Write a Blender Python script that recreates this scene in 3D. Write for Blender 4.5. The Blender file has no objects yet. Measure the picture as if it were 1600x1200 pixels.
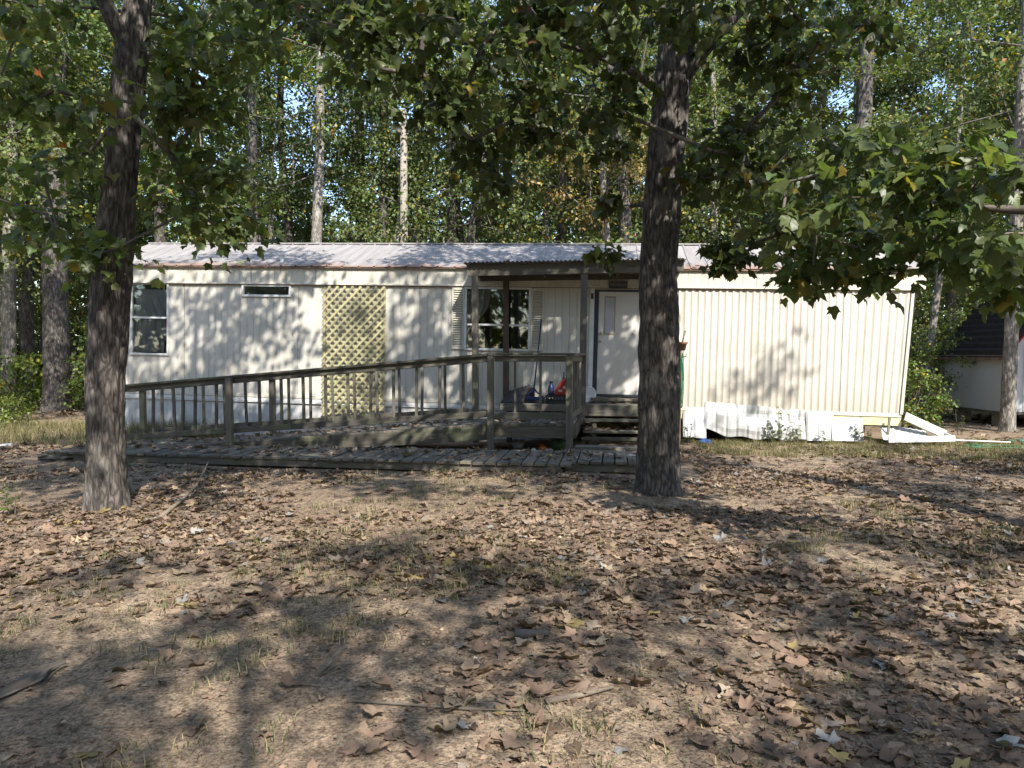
import bpy, math, random
import numpy as np
from mathutils import Matrix, Vector

random.seed(7)
rng = np.random.default_rng(11)
R = math.radians
scene = bpy.context.scene
col = scene.collection

# ------------------------------------------------------------------ camera, sky, sun, exposure
EYE = 1.55
PITCH = R(2.26)
FPX = 1164.0                                   # focal length in pixels of a 1600 px wide picture
cam_d = bpy.data.cameras.new('camera')
cam_d.sensor_width = 36.0
cam_d.lens = 36.0 * FPX / 1600.0
cam_d.clip_end = 2000.0
cam = bpy.data.objects.new('camera', cam_d)
cam.location = (0, 0, EYE)
cam.rotation_euler = (math.pi / 2 - PITCH, 0, 0)
col.objects.link(cam)
scene.camera = cam

SUN_EL = R(43.0)
SUN_H = np.array([-0.35, 0.94]); SUN_H = SUN_H / np.linalg.norm(SUN_H)     # horizontal travel of the light
LDIR = Vector((SUN_H[0] * math.cos(SUN_EL), SUN_H[1] * math.cos(SUN_EL), -math.sin(SUN_EL)))
world = bpy.data.worlds.new('World')
scene.world = world
world.use_nodes = True
wn = world.node_tree
bg = wn.nodes['Background']
sky = wn.nodes.new('ShaderNodeTexSky')
sky.sky_type = 'NISHITA'
sky.sun_disc = False
sky.sun_elevation = SUN_EL
sky.sun_rotation = math.atan2(-LDIR.x, -LDIR.y)
sky.air_density = 1.0
sky.dust_density = 0.6
wn.links.new(sky.outputs[0], bg.inputs[0])
bg.inputs[1].default_value = 0.15

sun_d = bpy.data.lights.new('sun', 'SUN')
sun_d.energy = 3.6
sun_d.angle = R(0.55)
sun_d.color = (1.0, 0.95, 0.88)
sun = bpy.data.objects.new('sun', sun_d)
sun.rotation_euler = LDIR.to_track_quat('-Z', 'Y').to_euler()
sun.location = (8, -10, 25)
col.objects.link(sun)

vs = scene.view_settings
vs.view_transform = 'Standard'
vs.look = 'None'
vs.exposure = 1.4
vs.gamma = 1.0
vs.use_curve_mapping = False
scene.render.engine = 'CYCLES'
scene.cycles.use_denoising = True
scene.cycles.max_bounces = 8
scene.cycles.diffuse_bounces = 4
scene.cycles.glossy_bounces = 3
scene.cycles.transmission_bounces = 5
scene.cycles.transparent_max_bounces = 8
scene.cycles.sample_clamp_indirect = 6.0

# ------------------------------------------------------------------ helpers
WM = {}                                         # world matrices of the things' roots


def tag(o, label=None, cat=None, group=None, kind=None):
    if label: o['label'] = label
    if cat: o['category'] = cat
    if group: o['group'] = group
    if kind: o['kind'] = kind
    return o


def empty(name, loc=(0, 0, 0), M=None, label=None, cat=None, group=None):
    o = bpy.data.objects.new(name, None)
    o.empty_display_size = 0.2
    col.objects.link(o)
    M = M if M is not None else Matrix.Translation(loc)
    o.matrix_basis = M
    WM[o.name] = M.copy()
    return tag(o, label, cat, group)


def put(name, me, mat=None, parent=None, M=None, label=None, cat=None, group=None, kind=None):
    """link mesh ME as an object whose world matrix is M"""
    o = bpy.data.objects.new(name, me)
    col.objects.link(o)
    M = M if M is not None else Matrix.Identity(4)
    if mat is not None and len(me.materials) == 0:
        me.materials.append(mat)
    if parent is not None:
        o.parent = parent
        o.matrix_basis = WM[parent.name].inverted() @ M
    else:
        o.matrix_basis = M
    WM[o.name] = M.copy()
    return tag(o, label, cat, group, kind)


def mesh(name, V, F, smooth=False, tint=None):
    me = bpy.data.meshes.new(name)
    if isinstance(F, np.ndarray):
        V = np.asarray(V, dtype=np.float32)
        k = F.shape[1]
        me.vertices.add(len(V)); me.vertices.foreach_set('co', V.ravel())
        me.loops.add(F.size); me.loops.foreach_set('vertex_index', F.astype(np.int32).ravel())
        me.polygons.add(len(F))
        me.polygons.foreach_set('loop_start', np.arange(0, F.size, k, dtype=np.int32))
        me.polygons.foreach_set('loop_total', np.full(len(F), k, dtype=np.int32))
        me.update(calc_edges=True)
    else:
        me.from_pydata([tuple(map(float, v)) for v in V], [], F)
        me.update()
    if tint is not None:
        a = me.attributes.new('tint', 'FLOAT_COLOR', 'POINT')
        t = np.ones((len(me.vertices), 4), np.float32); t[:, :3] = tint
        a.data.foreach_set('color', t.ravel())
    if smooth:
        me.polygons.foreach_set('use_smooth', np.ones(len(me.polygons), dtype=bool))
    return me


def hash3(i, j, k, seed=0):
    n = (i * 374761393 + j * 668265263 + k * 2147483647 + seed * 974634777) & 0xFFFFFFFF
    n = ((n ^ (n >> 13)) * 1274126177) & 0xFFFFFFFF
    n = (n ^ (n >> 16)) & 0xFFFFFFFF
    return n / 4294967295.0


def vnoise(x, y, z=0.0, seed=0):
    x, y, z = np.broadcast_arrays(np.asarray(x, float), np.asarray(y, float), np.asarray(z, float))
    i, j, k = np.floor(x).astype(np.int64), np.floor(y).astype(np.int64), np.floor(z).astype(np.int64)
    fx, fy, fz = x - i, y - j, z - k
    sx, sy, sz = fx * fx * (3 - 2 * fx), fy * fy * (3 - 2 * fy), fz * fz * (3 - 2 * fz)
    r = 0
    for a in (0, 1):
        for b in (0, 1):
            for c in (0, 1):
                w = (sx if a else 1 - sx) * (sy if b else 1 - sy) * (sz if c else 1 - sz)
                r = r + w * hash3(i + a, j + b, k + c, seed)
    return r * 2 - 1


def fbm(x, y, z=0.0, seed=0, o=3):
    r = 0; a = 1.0; s = 1.0
    for q in range(o):
        r = r + a * vnoise(np.asarray(x) * s, np.asarray(y) * s, np.asarray(z) * s, seed + q)
        a *= .5; s *= 2.03
    return r


_cb = {}


def cbox_data(L, w, t, c=0.004):
    """a box with chamfered edges, centred, x = L, y = w, z = t"""
    h = np.array([L, w, t]) / 2
    c = min(c, min(h) * 0.4)
    V = []; idx = {}
    for sx in (-1, 1):
        for sy in (-1, 1):
            for sz in (-1, 1):
                s = np.array([sx, sy, sz])
                for a in range(3):
                    p = s * (h - c); p[a] = s[a] * h[a]
                    idx[(sx, sy, sz, a)] = len(V); V.append(p)
    F = []
    for a in range(3):
        b, d = (a + 1) % 3, (a + 2) % 3
        for s in (-1, 1):
            q = []
            for sb, sd in ((-1, -1), (1, -1), (1, 1), (-1, 1)):
                k = [0, 0, 0]; k[a] = s; k[b] = sb; k[d] = sd
                q.append(idx[(*k, a)])
            F.append(q)
        for sb in (-1, 1):
            for sd in (-1, 1):
                q = []
                for sa, ax in ((-1, b), (-1, d), (1, d), (1, b)):
                    k = [0, 0, 0]; k[a] = sa; k[b] = sb; k[d] = sd
                    q.append(idx[(*k, ax)])
                F.append(q)
    for sx in (-1, 1):
        for sy in (-1, 1):
            for sz in (-1, 1):
                F.append([idx[(sx, sy, sz, a)] for a in range(3)])
    V = np.array(V)
    out = []
    for f in F:
        p = V[f]
        n = np.cross(p[1] - p[0], p[2] - p[0])
        out.append(f if np.dot(n, p.mean(0)) > 0 else f[::-1])
    return V, out


def cbox(L, w, t, mat, c=0.004):
    key = (round(L, 3), round(w, 3), round(t, 3), mat.name, c)
    if key not in _cb:
        V, F = cbox_data(L, w, t, c)
        me = mesh('board', V, F)
        me.materials.append(mat)
        _cb[key] = me
    return _cb[key]


def axes(p0, p1, up=(0, 0, 1)):
    x = (Vector(p1) - Vector(p0)); L = x.length; x.normalize()
    up = Vector(up)
    y = up.cross(x)
    if y.length < 1e-4: y = Vector((0, 1, 0)).cross(x)
    y.normalize(); z = x.cross(y)
    M = Matrix((x, y, z)).transposed().to_4x4()
    M.translation = (Vector(p0) + Vector(p1)) / 2
    return M, L


def board(name, p0, p1, w, t, mat, parent, up=(0, 0, 1), c=0.004, warp=0.0):
    """a plank from p0 to p1, w wide (sideways), t thick (along up)"""
    M, L = axes(p0, p1, up)
    if warp:
        M = M @ Matrix.Rotation(random.gauss(0, warp), 4, 'X')
    return put(name, cbox(L, w, t, mat, c), mat, parent, M)


class MB:
    """collects shapes into one mesh"""
    def __init__(s): s.V = []; s.F = []; s.n = 0

    def add(s, V, F):
        for f in F: s.F.append([i + s.n for i in f])
        s.V.extend([tuple(v) for v in V]); s.n += len(V)
        return s

    def box(s, x0, x1, y0, y1, z0, z1, c=0.003):
        V, F = cbox_data(x1 - x0, y1 - y0, z1 - z0, c)
        return s.add(V + np.array([(x0 + x1) / 2, (y0 + y1) / 2, (z0 + z1) / 2]), F)

    def beam(s, p0, p1, w, t, up=(0, 0, 1), c=0.003):
        M, L = axes(p0, p1, up)
        V, F = cbox_data(L, w, t, c)
        m = np.array(M)
        return s.add(V @ m[:3, :3].T + m[:3, 3], F)

    def tube(s, path, radii, n=8, caps=True):
        V, F = tube_data(path, radii, n, caps)
        return s.add(V, F)

    def lathe(s, prof, n=16, at=(0, 0, 0)):
        V = []; F = []
        for r, z in prof:
            for k in range(n):
                a = 2 * math.pi * k / n
                V.append((at[0] + r * math.cos(a), at[1] + r * math.sin(a), at[2] + z))
        for i in range(len(prof) - 1):
            for k in range(n):
                a, b = i * n + k, i * n + (k + 1) % n
                F.append([a, b, b + n, a + n])
        F.append(list(range(n))[::-1]); F.append([(len(prof) - 1) * n + k for k in range(n)])
        return s.add(V, F)

    def mesh(s, name, smooth=False): return mesh(name, s.V, s.F, smooth)


def tube_data(path, radii, n=8, caps=True):
    P = np.asarray(path, float)
    T = np.gradient(P, axis=0)
    T /= np.linalg.norm(T, axis=1)[:, None] + 1e-9
    ref = np.array([0.31, 0.77, 0.12]) if abs(T[:, 2]).mean() > .5 else np.array([0.05, 0.1, 1.0])
    B = np.cross(T, ref); B /= np.linalg.norm(B, axis=1)[:, None] + 1e-9
    N = np.cross(B, T)
    a = np.linspace(0, 2 * np.pi, n, endpoint=False)
    r = np.asarray(radii, float)
    V = P[:, None, :] + r[:, None, None] * (np.cos(a)[None, :, None] * B[:, None, :] + np.sin(a)[None, :, None] * N[:, None, :])
    V = V.reshape(-1, 3)
    F = []
    for i in range(len(P) - 1):
        for k in range(n):
            p, q = i * n + k, i * n + (k + 1) % n
            F.append([p, p + n, q + n, q])
    if caps:
        F.append(list(range(n))); F.append([(len(P) - 1) * n + k for k in range(n)][::-1])
    return V, F


def ray(px, py):
    x = (px - 800) / FPX; z = -(py - 600) / FPX
    c, s = math.cos(PITCH), math.sin(PITCH)
    return np.array([x, c + s * z, -s + c * z])


def at(px, py, d):
    """the point at distance d (metres along the ground) seen at that pixel"""
    r = ray(px, py)
    return r * (d / r[1]) + np.array([0, 0, EYE])


# ------------------------------------------------------------------ materials
def nodes(name):
    m = bpy.data.materials.new(name); m.use_nodes = True
    nt = m.node_tree
    return m, nt, nt.nodes['Principled BSDF']


def N(nt, kind, **kw):
    n = nt.nodes.new(kind)
    for k, v in kw.items():
        if k.startswith('i_'): n.inputs[k[2:].replace('_', ' ')].default_value = v
        else: setattr(n, k, v)
    return n


def ramp(nt, fac, stops):
    r = nt.nodes.new('ShaderNodeValToRGB')
    el = r.color_ramp.elements
    while len(el) < len(stops): el.new(0.5)
    for e, (p, c) in zip(el, stops):
        e.position = p; e.color = (*c, 1) if len(c) == 3 else c
    nt.links.new(fac, r.inputs[0])
    return r


def mixc(nt, fac, a, b, mode='MIX'):
    m = nt.nodes.new('ShaderNodeMix'); m.data_type = 'RGBA'; m.blend_type = mode
    for sock, v in ((m.inputs[0], fac), (m.inputs[6], a), (m.inputs[7], b)):
        if isinstance(v, (int, float)): sock.default_value = v
        elif isinstance(v, tuple): sock.default_value = (*v, 1)
        else: nt.links.new(v, sock)
    return m.outputs[2]


def coords(nt, scale=(1, 1, 1), kind='Object', rand=False):
    tc = nt.nodes.new('ShaderNodeTexCoord')
    mp = nt.nodes.new('ShaderNodeMapping')
    mp.inputs['Scale'].default_value = scale
    nt.links.new(tc.outputs[kind], mp.inputs[0])
    if rand:
        oi = nt.nodes.new('ShaderNodeObjectInfo')
        mu = N(nt, 'ShaderNodeMath', operation='MULTIPLY'); mu.inputs[1].default_value = 37.0
        nt.links.new(oi.outputs['Random'], mu.inputs[0])
        cb = nt.nodes.new('ShaderNodeCombineXYZ')
        for q in range(3): nt.links.new(mu.outputs[0], cb.inputs[q])
        nt.links.new(cb.outputs[0], mp.inputs['Location'])
    return mp.outputs[0]


def noise(nt, vec, scale, detail=4, rough=.55):
    n = N(nt, 'ShaderNodeTexNoise'); n.inputs['Scale'].default_value = scale
    n.inputs['Detail'].default_value = detail; n.inputs['Roughness'].default_value = rough
    nt.links.new(vec, n.inputs['Vector'])
    return n.outputs[0]


def bump(nt, bs, h, strength=.4, dist=.01):
    b = nt.nodes.new('ShaderNodeBump')
    b.inputs['Strength'].default_value = strength; b.inputs['Distance'].default_value = dist
    nt.links.new(h, b.inputs['Height']); nt.links.new(b.outputs[0], bs.inputs['Normal'])


def wood(name, a, b, moss=0.25, lich=(.13, .15, .07)):
    m, nt, bs = nodes(name)
    v = coords(nt, (1.2, 16, 16), rand=True)
    g = noise(nt, v, 2.2, 6, .65)
    v2 = coords(nt, (1, 1, 1), rand=True)
    big = noise(nt, v2, 2.3, 3)
    c = ramp(nt, g, [(.3, a), (.5, tuple((p + q) / 2 for p, q in zip(a, b))), (.72, b)]).outputs[0]
    ms = ramp(nt, big, [(.48, (0, 0, 0)), (.7, (moss, moss, moss))]).outputs[0]
    c = mixc(nt, ms, c, lich)
    oi = nt.nodes.new('ShaderNodeObjectInfo')
    rr = ramp(nt, oi.outputs['Random'], [(0, (.68, .68, .7)), (1, (1.18, 1.15, 1.1))]).outputs[0]
    c = mixc(nt, 1.0, c, rr, 'MULTIPLY')
    nt.links.new(c, bs.inputs['Base Color'])
    bs.inputs['Roughness'].default_value = .85
    bump(nt, bs, g, .6, .006)
    return m


def plain(name, c, rough=.5, metal=0.0, var=.12, scale=6, bmp=0.0):
    m, nt, bs = nodes(name)
    v = coords(nt)
    n = noise(nt, v, scale, 4)
    lo = tuple(max(0, q * (1 - var)) for q in c); hi = tuple(min(1, q * (1 + var)) for q in c)
    nt.links.new(ramp(nt, n, [(.3, lo), (.7, hi)]).outputs[0], bs.inputs['Base Color'])
    bs.inputs['Roughness'].default_value = rough; bs.inputs['Metallic'].default_value = metal
    if bmp: bump(nt, bs, n, bmp, .01)
    return m


def painted(name, c, dirt=(.30, .24, .16), amount=.5, rough=.5, streak=7.0, low=None):
    """sheet metal paint with vertical dirt streaks"""
    m, nt, bs = nodes(name)
    v = coords(nt, (streak, streak, .35))
    s = noise(nt, v, 1.4, 5, .6)
    v2 = coords(nt)
    b = noise(nt, v2, 1.1, 5, .6)
    f = noise(nt, v2, 30, 3)
    k = N(nt, 'ShaderNodeMath', operation='MULTIPLY'); nt.links.new(s, k.inputs[0]); nt.links.new(b, k.inputs[1])
    fac = ramp(nt, k.outputs[0], [(.22, (0, 0, 0)), (.46, (amount,) * 3)]).outputs[0]
    base = ramp(nt, f, [(.35, tuple(q * .93 for q in c)), (.65, c)]).outputs[0]
    cc = mixc(nt, fac, base, dirt)
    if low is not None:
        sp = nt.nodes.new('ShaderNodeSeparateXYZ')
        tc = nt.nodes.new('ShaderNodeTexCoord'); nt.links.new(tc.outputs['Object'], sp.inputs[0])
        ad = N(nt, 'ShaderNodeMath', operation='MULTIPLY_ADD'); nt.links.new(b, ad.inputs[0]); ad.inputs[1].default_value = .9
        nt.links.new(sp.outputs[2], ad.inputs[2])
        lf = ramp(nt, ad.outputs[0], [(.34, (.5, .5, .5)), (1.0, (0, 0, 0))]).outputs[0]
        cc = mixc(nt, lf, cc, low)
    nt.links.new(cc, bs.inputs['Base Color'])
    bs.inputs['Roughness'].default_value = rough
    bump(nt, bs, b, .12, .02)
    return m


def leafmat(name, transl=.4, rough=.45, spec=.5, gain=1.0, rnd=.35):
    m, nt, bs = nodes(name)
    at_ = N(nt, 'ShaderNodeAttribute', attribute_name='tint')
    oi = nt.nodes.new('ShaderNodeObjectInfo')
    rr = ramp(nt, oi.outputs['Random'], [(0, ((1 - rnd) * gain,) * 3), (1, ((1 + rnd) * gain,) * 3)]).outputs[0]
    c = mixc(nt, 1.0, at_.outputs['Color'], rr, 'MULTIPLY')
    v = coords(nt)
    n = noise(nt, v, 45, 3)
    c = mixc(nt, 1.0, c, ramp(nt, n, [(.3, (.78, .78, .78)), (.7, (1.15, 1.15, 1.1))]).outputs[0], 'MULTIPLY')
    nt.links.new(c, bs.inputs['Base Color'])
    bs.inputs['Roughness'].default_value = rough
    bs.inputs['Specular IOR Level'].default_value = spec
    tr = nt.nodes.new('ShaderNodeBsdfTranslucent')
    c2 = mixc(nt, 1.0, c, (1.25, 1.3, .6), 'MULTIPLY')
    nt.links.new(c2, tr.inputs[0])
    mx = nt.nodes.new('ShaderNodeMixShader'); mx.inputs[0].default_value = transl
    nt.links.new(bs.outputs[0], mx.inputs[1]); nt.links.new(tr.outputs[0], mx.inputs[2])
    nt.links.new(mx.outputs[0], nt.nodes['Material Output'].inputs[0])
    return m


def barkmat(name, dark, light, lichen=(.34, .33, .28), la=.5, sc=1.0):
    m, nt, bs = nodes(name)
    v0 = coords(nt, (11 * sc, 11 * sc, 3.0 * sc))
    wv = nt.nodes.new('ShaderNodeTexNoise'); wv.inputs['Scale'].default_value = 1.3; nt.links.new(v0, wv.inputs['Vector'])
    va = N(nt, 'ShaderNodeVectorMath', operation='MULTIPLY_ADD'); nt.links.new(wv.outputs[1], va.inputs[0]); va.inputs[1].default_value = (1.1, 1.1, 1.1); nt.links.new(v0, va.inputs[2])
    v = va.outputs[0]
    n1 = noise(nt, v, 1.6, 6, .62)
    v2 = coords(nt, (1, 1, .6))
    n2 = noise(nt, v2, 5.0, 5, .6)
    vo = N(nt, 'ShaderNodeTexVoronoi', feature='DISTANCE_TO_EDGE'); vo.inputs['Scale'].default_value = 1.7
    nt.links.new(v, vo.inputs['Vector'])
    c = ramp(nt, n1, [(.25, tuple(p * .5 + q * .5 for p, q in zip(dark, light))), (.75, light)]).outputs[0]
    cr = ramp(nt, vo.outputs[0], [(0, tuple(p / q for p, q in zip(dark, light))), (.3, (1.1, 1.1, 1.1))]).outputs[0]
    c = mixc(nt, 1.0, c, cr, 'MULTIPLY')
    fac = ramp(nt, n2, [(.54, (0, 0, 0)), (.7, (la,) * 3)]).outputs[0]
    c = mixc(nt, fac, c, lichen)
    nt.links.new(c, bs.inputs['Base Color'])
    bs.inputs['Roughness'].default_value = .9
    ad = N(nt, 'ShaderNodeMath', operation='ADD'); nt.links.new(n1, ad.inputs[0]); nt.links.new(vo.outputs[0], ad.inputs[1])
    bump(nt, bs, ad.outputs[0], .9, .02)
    return m


M = {}
M['wood'] = wood('weathered_wood', (.078, .069, .055), (.19, .17, .138), .45)
M['wood_dark'] = wood('dark_wood', (.05, .045, .036), (.125, .112, .088), .6)  # darker, greener tone of the weathered wood
M['wood_brown'] = wood('brown_post_wood', (.07, .045, .035), (.16, .11, .085), .15)
M['wood_walk'] = wood('boardwalk_wood', (.085, .074, .06), (.18, .158, .128), .35)
M['lattice'] = wood('treated_lattice', (.26, .24, .125), (.43, .40, .24), .4, (.17, .175, .085))
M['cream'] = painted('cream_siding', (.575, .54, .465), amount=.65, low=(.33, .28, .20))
M['cream_l'] = painted('pale_siding', (.565, .538, .47), amount=.5)
M['fascia'] = painted('fascia_paint', (.58, .55, .46), amount=.45, streak=4)
M['white'] = painted('white_skirting', (.55, .56, .56), (.24, .22, .18), .8)
M['white_trim'] = plain('white_trim', (.64, .64, .62), .4)
M['door'] = painted('door_paint', (.64, .61, .56), (.42, .28, .18), .22, .45, 2.0)
M['navy'] = plain('dark_jamb', (.028, .034, .05), .5)
M['beamy'] = plain('yellowed_beam', (.60, .56, .30), .7, var=.25)
M['tan'] = plain('tan_frame', (.38, .30, .20), .6)
M['rust'] = plain('rusty_edge', (.20, .135, .095), .8, var=.5, scale=9)
M['black'] = plain('black_plastic', (.02, .021, .024), .45)
M['mat'] = plain('dark_rubber', (.05, .042, .04), .7, var=.3)
M['red'] = plain('red_plastic', (.33, .025, .025), .4)  # red darkened to carry the porch shade in its colour
M['blue'] = plain('blue_plastic', (.012, .026, .11), .4)  # blue darkened as well, porch shade is put into the colour
M['bluelid'] = plain('bright_blue_plastic', (.02, .11, .40), .4)
M['green'] = plain('green_hose', (.015, .11, .045), .5)
M['teal'] = plain('teal_plastic', (.05, .35, .32), .4)
M['pot'] = plain('brown_pot', (.22, .115, .06), .7)
M['brass'] = plain('knob_metal', (.55, .48, .36), .3, .9)
M['label'] = plain('label_paper', (.62, .45, .36), .6)
M['orange'] = plain('orange_plastic', (.55, .15, .03), .5)
M['sign'] = plain('sign_black', (.022, .020, .026), .45)
M['letter'] = plain('sign_letter', (.30, .29, .28), .5)
M['shed_white'] = painted('shed_paint', (.50, .515, .52), (.4, .4, .38), .25)
M['shingle'] = plain('shed_shingle', (.03, .026, .026), .9, var=.4, scale=20, bmp=.5)
M['block'] = plain('concrete_block', (.28, .27, .25), .9, bmp=.3)
M['dark'] = plain('unlit_interior', (.06, .055, .05), .9)  # dark colour stands in for the lack of light indoors
M['pole'] = wood('utility_pole_wood', (.15, .135, .115), (.30, .275, .24), .1)
M['bark'] = barkmat('furrowed_bark', (.038, .032, .028), (.15, .127, .11), (.26, .25, .21), .4)
M['bark_pale'] = barkmat('pale_bark', (.13, .115, .095), (.34, .31, .265), (.5, .48, .42), .6)
M['bark_far'] = barkmat('forest_bark', (.04, .034, .03), (.14, .118, .10), sc=.6)
M['twig'] = plain('twig_bark', (.12, .10, .085), .85, var=.3)
M['deadwood'] = wood('dead_wood', (.09, .072, .056), (.24, .20, .155), .1)
M['leaf'] = leafmat('green_leaf', .5, .42, .5)
M['leaf_far'] = leafmat('forest_leaf', .40, .5, .5, gain=1.7, rnd=.3)
M['dry'] = leafmat('dry_leaf', .15, .7, .25, rnd=.25)
M['grass'] = leafmat('grass_blade', .3, .6, .3, rnd=0.0)


def roof_material():
    m, nt, bs = nodes('coated_roof_metal')
    v = coords(nt); a = noise(nt, v, .8, 6, .65); f = noise(nt, coords(nt, (9, .8, 1)), 1.2, 5, .6)
    c = ramp(nt, f, [(.3, (.22, .205, .198)), (.7, (.34, .318, .305))]).outputs[0]
    sp = nt.nodes.new('ShaderNodeSeparateXYZ'); nt.links.new(v, sp.inputs[0])
    ad = N(nt, 'ShaderNodeMath', operation='MULTIPLY_ADD')          # rust grows from the eave, y = -0.1 .. 1.9
    nt.links.new(a, ad.inputs[0]); ad.inputs[1].default_value = 1.5; nt.links.new(sp.outputs[1], ad.inputs[2])
    rf = ramp(nt, ad.outputs[0], [(.62, (.85,) * 3), (1.0, (0,) * 3)]).outputs[0]
    c = mixc(nt, rf, c, (.27, .155, .10))
    r2 = ramp(nt, noise(nt, v, 2.1, 6, .7), [(.62, (0,) * 3), (.72, (.6,) * 3)]).outputs[0]
    c = mixc(nt, r2, c, (.30, .20, .15))
    nt.links.new(c, bs.inputs['Base Color'])
    bs.inputs['Roughness'].default_value = .7; bs.inputs['Specular IOR Level'].default_value = .25
    return m


M['roof'] = roof_material()


def glass_material():
    m, nt, bs = nodes('window_glass')
    out = nt.nodes['Material Output']
    tr = nt.nodes.new('ShaderNodeBsdfTransparent'); tr.inputs[0].default_value = (.9, .92, .92, 1)
    gl = nt.nodes.new('ShaderNodeBsdfGlossy'); gl.inputs['Roughness'].default_value = .02
    fr = nt.nodes.new('ShaderNodeFresnel'); fr.inputs[0].default_value = 1.6
    ad = N(nt, 'ShaderNodeMath', operation='ADD'); nt.links.new(fr.outputs[0], ad.inputs[0]); ad.inputs[1].default_value = .03
    mx = nt.nodes.new('ShaderNodeMixShader'); nt.links.new(ad.outputs[0], mx.inputs[0])
    nt.links.new(tr.outputs[0], mx.inputs[1]); nt.links.new(gl.outputs[0], mx.inputs[2])
    nt.links.new(mx.outputs[0], out.inputs[0])
    return m


M['glass'] = glass_material()


def cloth_material(name, c, t=.4):
    m, nt, bs = nodes(name)
    bs.inputs['Base Color'].default_value = (*c, 1); bs.inputs['Roughness'].default_value = .9
    n = noise(nt, coords(nt), 4, 4)
    nt.links.new(ramp(nt, n, [(.3, tuple(q * .7 for q in c)), (.7, c)]).outputs[0], bs.inputs['Base Color'])
    tr = nt.nodes.new('ShaderNodeBsdfTranslucent'); tr.inputs[0].default_value = (*c, 1)
    mx = nt.nodes.new('ShaderNodeMixShader'); mx.inputs[0].default_value = t
    nt.links.new(bs.outputs[0], mx.inputs[1]); nt.links.new(tr.outputs[0], mx.inputs[2])
    nt.links.new(mx.outputs[0], nt.nodes['Material Output'].inputs[0])
    return m


M['curtain'] = cloth_material('grey_curtain', (.72, .71, .74), .3)
M['curtain_w'] = cloth_material('white_curtain', (.78, .78, .77))
M['pink'] = plain('pink_cloth', (.55, .16, .26), .8, var=.5, scale=30)


def ground_material():
    m, nt, bs = nodes('leaf_strewn_dirt')
    v = coords(nt)
    a = noise(nt, v, .55, 5, .6); b = noise(nt, v, 5, 6, .65); f = noise(nt, v, 60, 4, .7)
    c = ramp(nt, a, [(.3, (.175, .13, .095)), (.5, (.265, .203, .148)), (.72, (.345, .272, .196))]).outputs[0]
    c = mixc(nt, .75, c, ramp(nt, b, [(.25, (.55, .52, .5)), (.6, (1.05, 1.03, 1.0)), (.8, (1.2, 1.18, 1.12))]).outputs[0], 'MULTIPLY')
    c = mixc(nt, .9, c, ramp(nt, f, [(.38, (.4, .38, .36)), (.5, (1.0, 1.0, .98)), (.62, (1.4, 1.38, 1.32))]).outputs[0], 'MULTIPLY')
    sv = coords(nt, (1, 1, 1)); st = noise(nt, sv, 18, 5, .75)
    c = mixc(nt, .8, c, ramp(nt, st, [(.4, (.5, .47, .44)), (.5, (1, 1, 1)), (.6, (1.2, 1.17, 1.12))]).outputs[0], 'MULTIPLY')
    vo = N(nt, 'ShaderNodeTexVoronoi'); vo.inputs['Scale'].default_value = 55; nt.links.new(v, vo.inputs['Vector'])
    gr = ramp(nt, vo.outputs['Distance'], [(.05, (1, 1, 1)), (.16, (0, 0, 0))]).outputs[0]
    pick = ramp(nt, noise(nt, v, 9, 3), [(.55, (0,) * 3), (.66, (.7,) * 3)]).outputs[0]
    gf = mixc(nt, 1.0, gr, pick, 'MULTIPLY')
    c = mixc(nt, gf, c, (.42, .37, .30))
    nt.links.new(c, bs.inputs['Base Color']); bs.inputs['Roughness'].default_value = .95
    bs.inputs['Specular IOR Level'].default_value = .2
    ad = N(nt, 'ShaderNodeMath', operation='MULTIPLY_ADD'); nt.links.new(f, ad.inputs[0]); ad.inputs[1].default_value = .35
    nt.links.new(b, ad.inputs[2])
    bump(nt, bs, ad.outputs[0], .9, .03)
    return m


M['ground'] = ground_material()

# ------------------------------------------------------------------ ground


def ground_z(x, y):
    x = np.asarray(x, float); y = np.asarray(y, float)
    near = np.exp(-((y - 3) / 14.0) ** 2)
    z = .035 * fbm(x * .35 + 3, y * .35, 0, 3, 3) + .014 * vnoise(x * 2.1, y * 2.1, 0, 9) * near
    z = z + .09 * np.exp(-(((x - 5.5) / 2.6) ** 2 + ((y - 13.6) / 1.5) ** 2))
    z = z + .035 * np.exp(-(((x + 4.09) / .55) ** 2 + ((y - 7.44) / .55) ** 2)) + .035 * np.exp(-(((x - 1.64) / .6) ** 2 + ((y - 8.3) / .6) ** 2))
    z = z + np.clip(y - 24, 0, 60) * .02 - .03
    d = np.hypot(x, y)
    return z - np.clip(d - 90, 0, 400) * .0


def spaced(lo, hi, n, k, c=0.0):
    t = np.linspace(-1, 1, n)
    s = np.sinh(t * k) / math.sinh(k)
    return np.where(s < 0, c + s * (c - lo), c + s * (hi - c))


gx = spaced(-220, 220, 241, 5.2); gy = spaced(-120, 320, 261, 5.0, 5.0)
GX, GY = np.meshgrid(gx, gy)
GV = np.stack([GX, GY, ground_z(GX, GY)], -1).reshape(-1, 3)
ii = np.arange(len(gx) * len(gy)).reshape(len(gy), len(gx))
GF = np.stack([ii[:-1, :-1], ii[:-1, 1:], ii[1:, 1:], ii[1:, :-1]], -1).reshape(-1, 4)
put('ground', mesh('ground', GV, GF, True), M['ground'], kind='structure', label='tan dirt yard strewn with fallen leaves')

# ------------------------------------------------------------------ mobile home
TA = np.array([-7.8, 14.9]); TU = np.array([0.99065928, -0.13636053]); TV = np.array([0.13636053, 0.99065928])


def W(s, off, z):
    """s metres along the front wall line, off metres in front of it, z above the yard"""
    p = TA + TU * s - TV * off
    return Vector((p[0], p[1], z))


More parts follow.
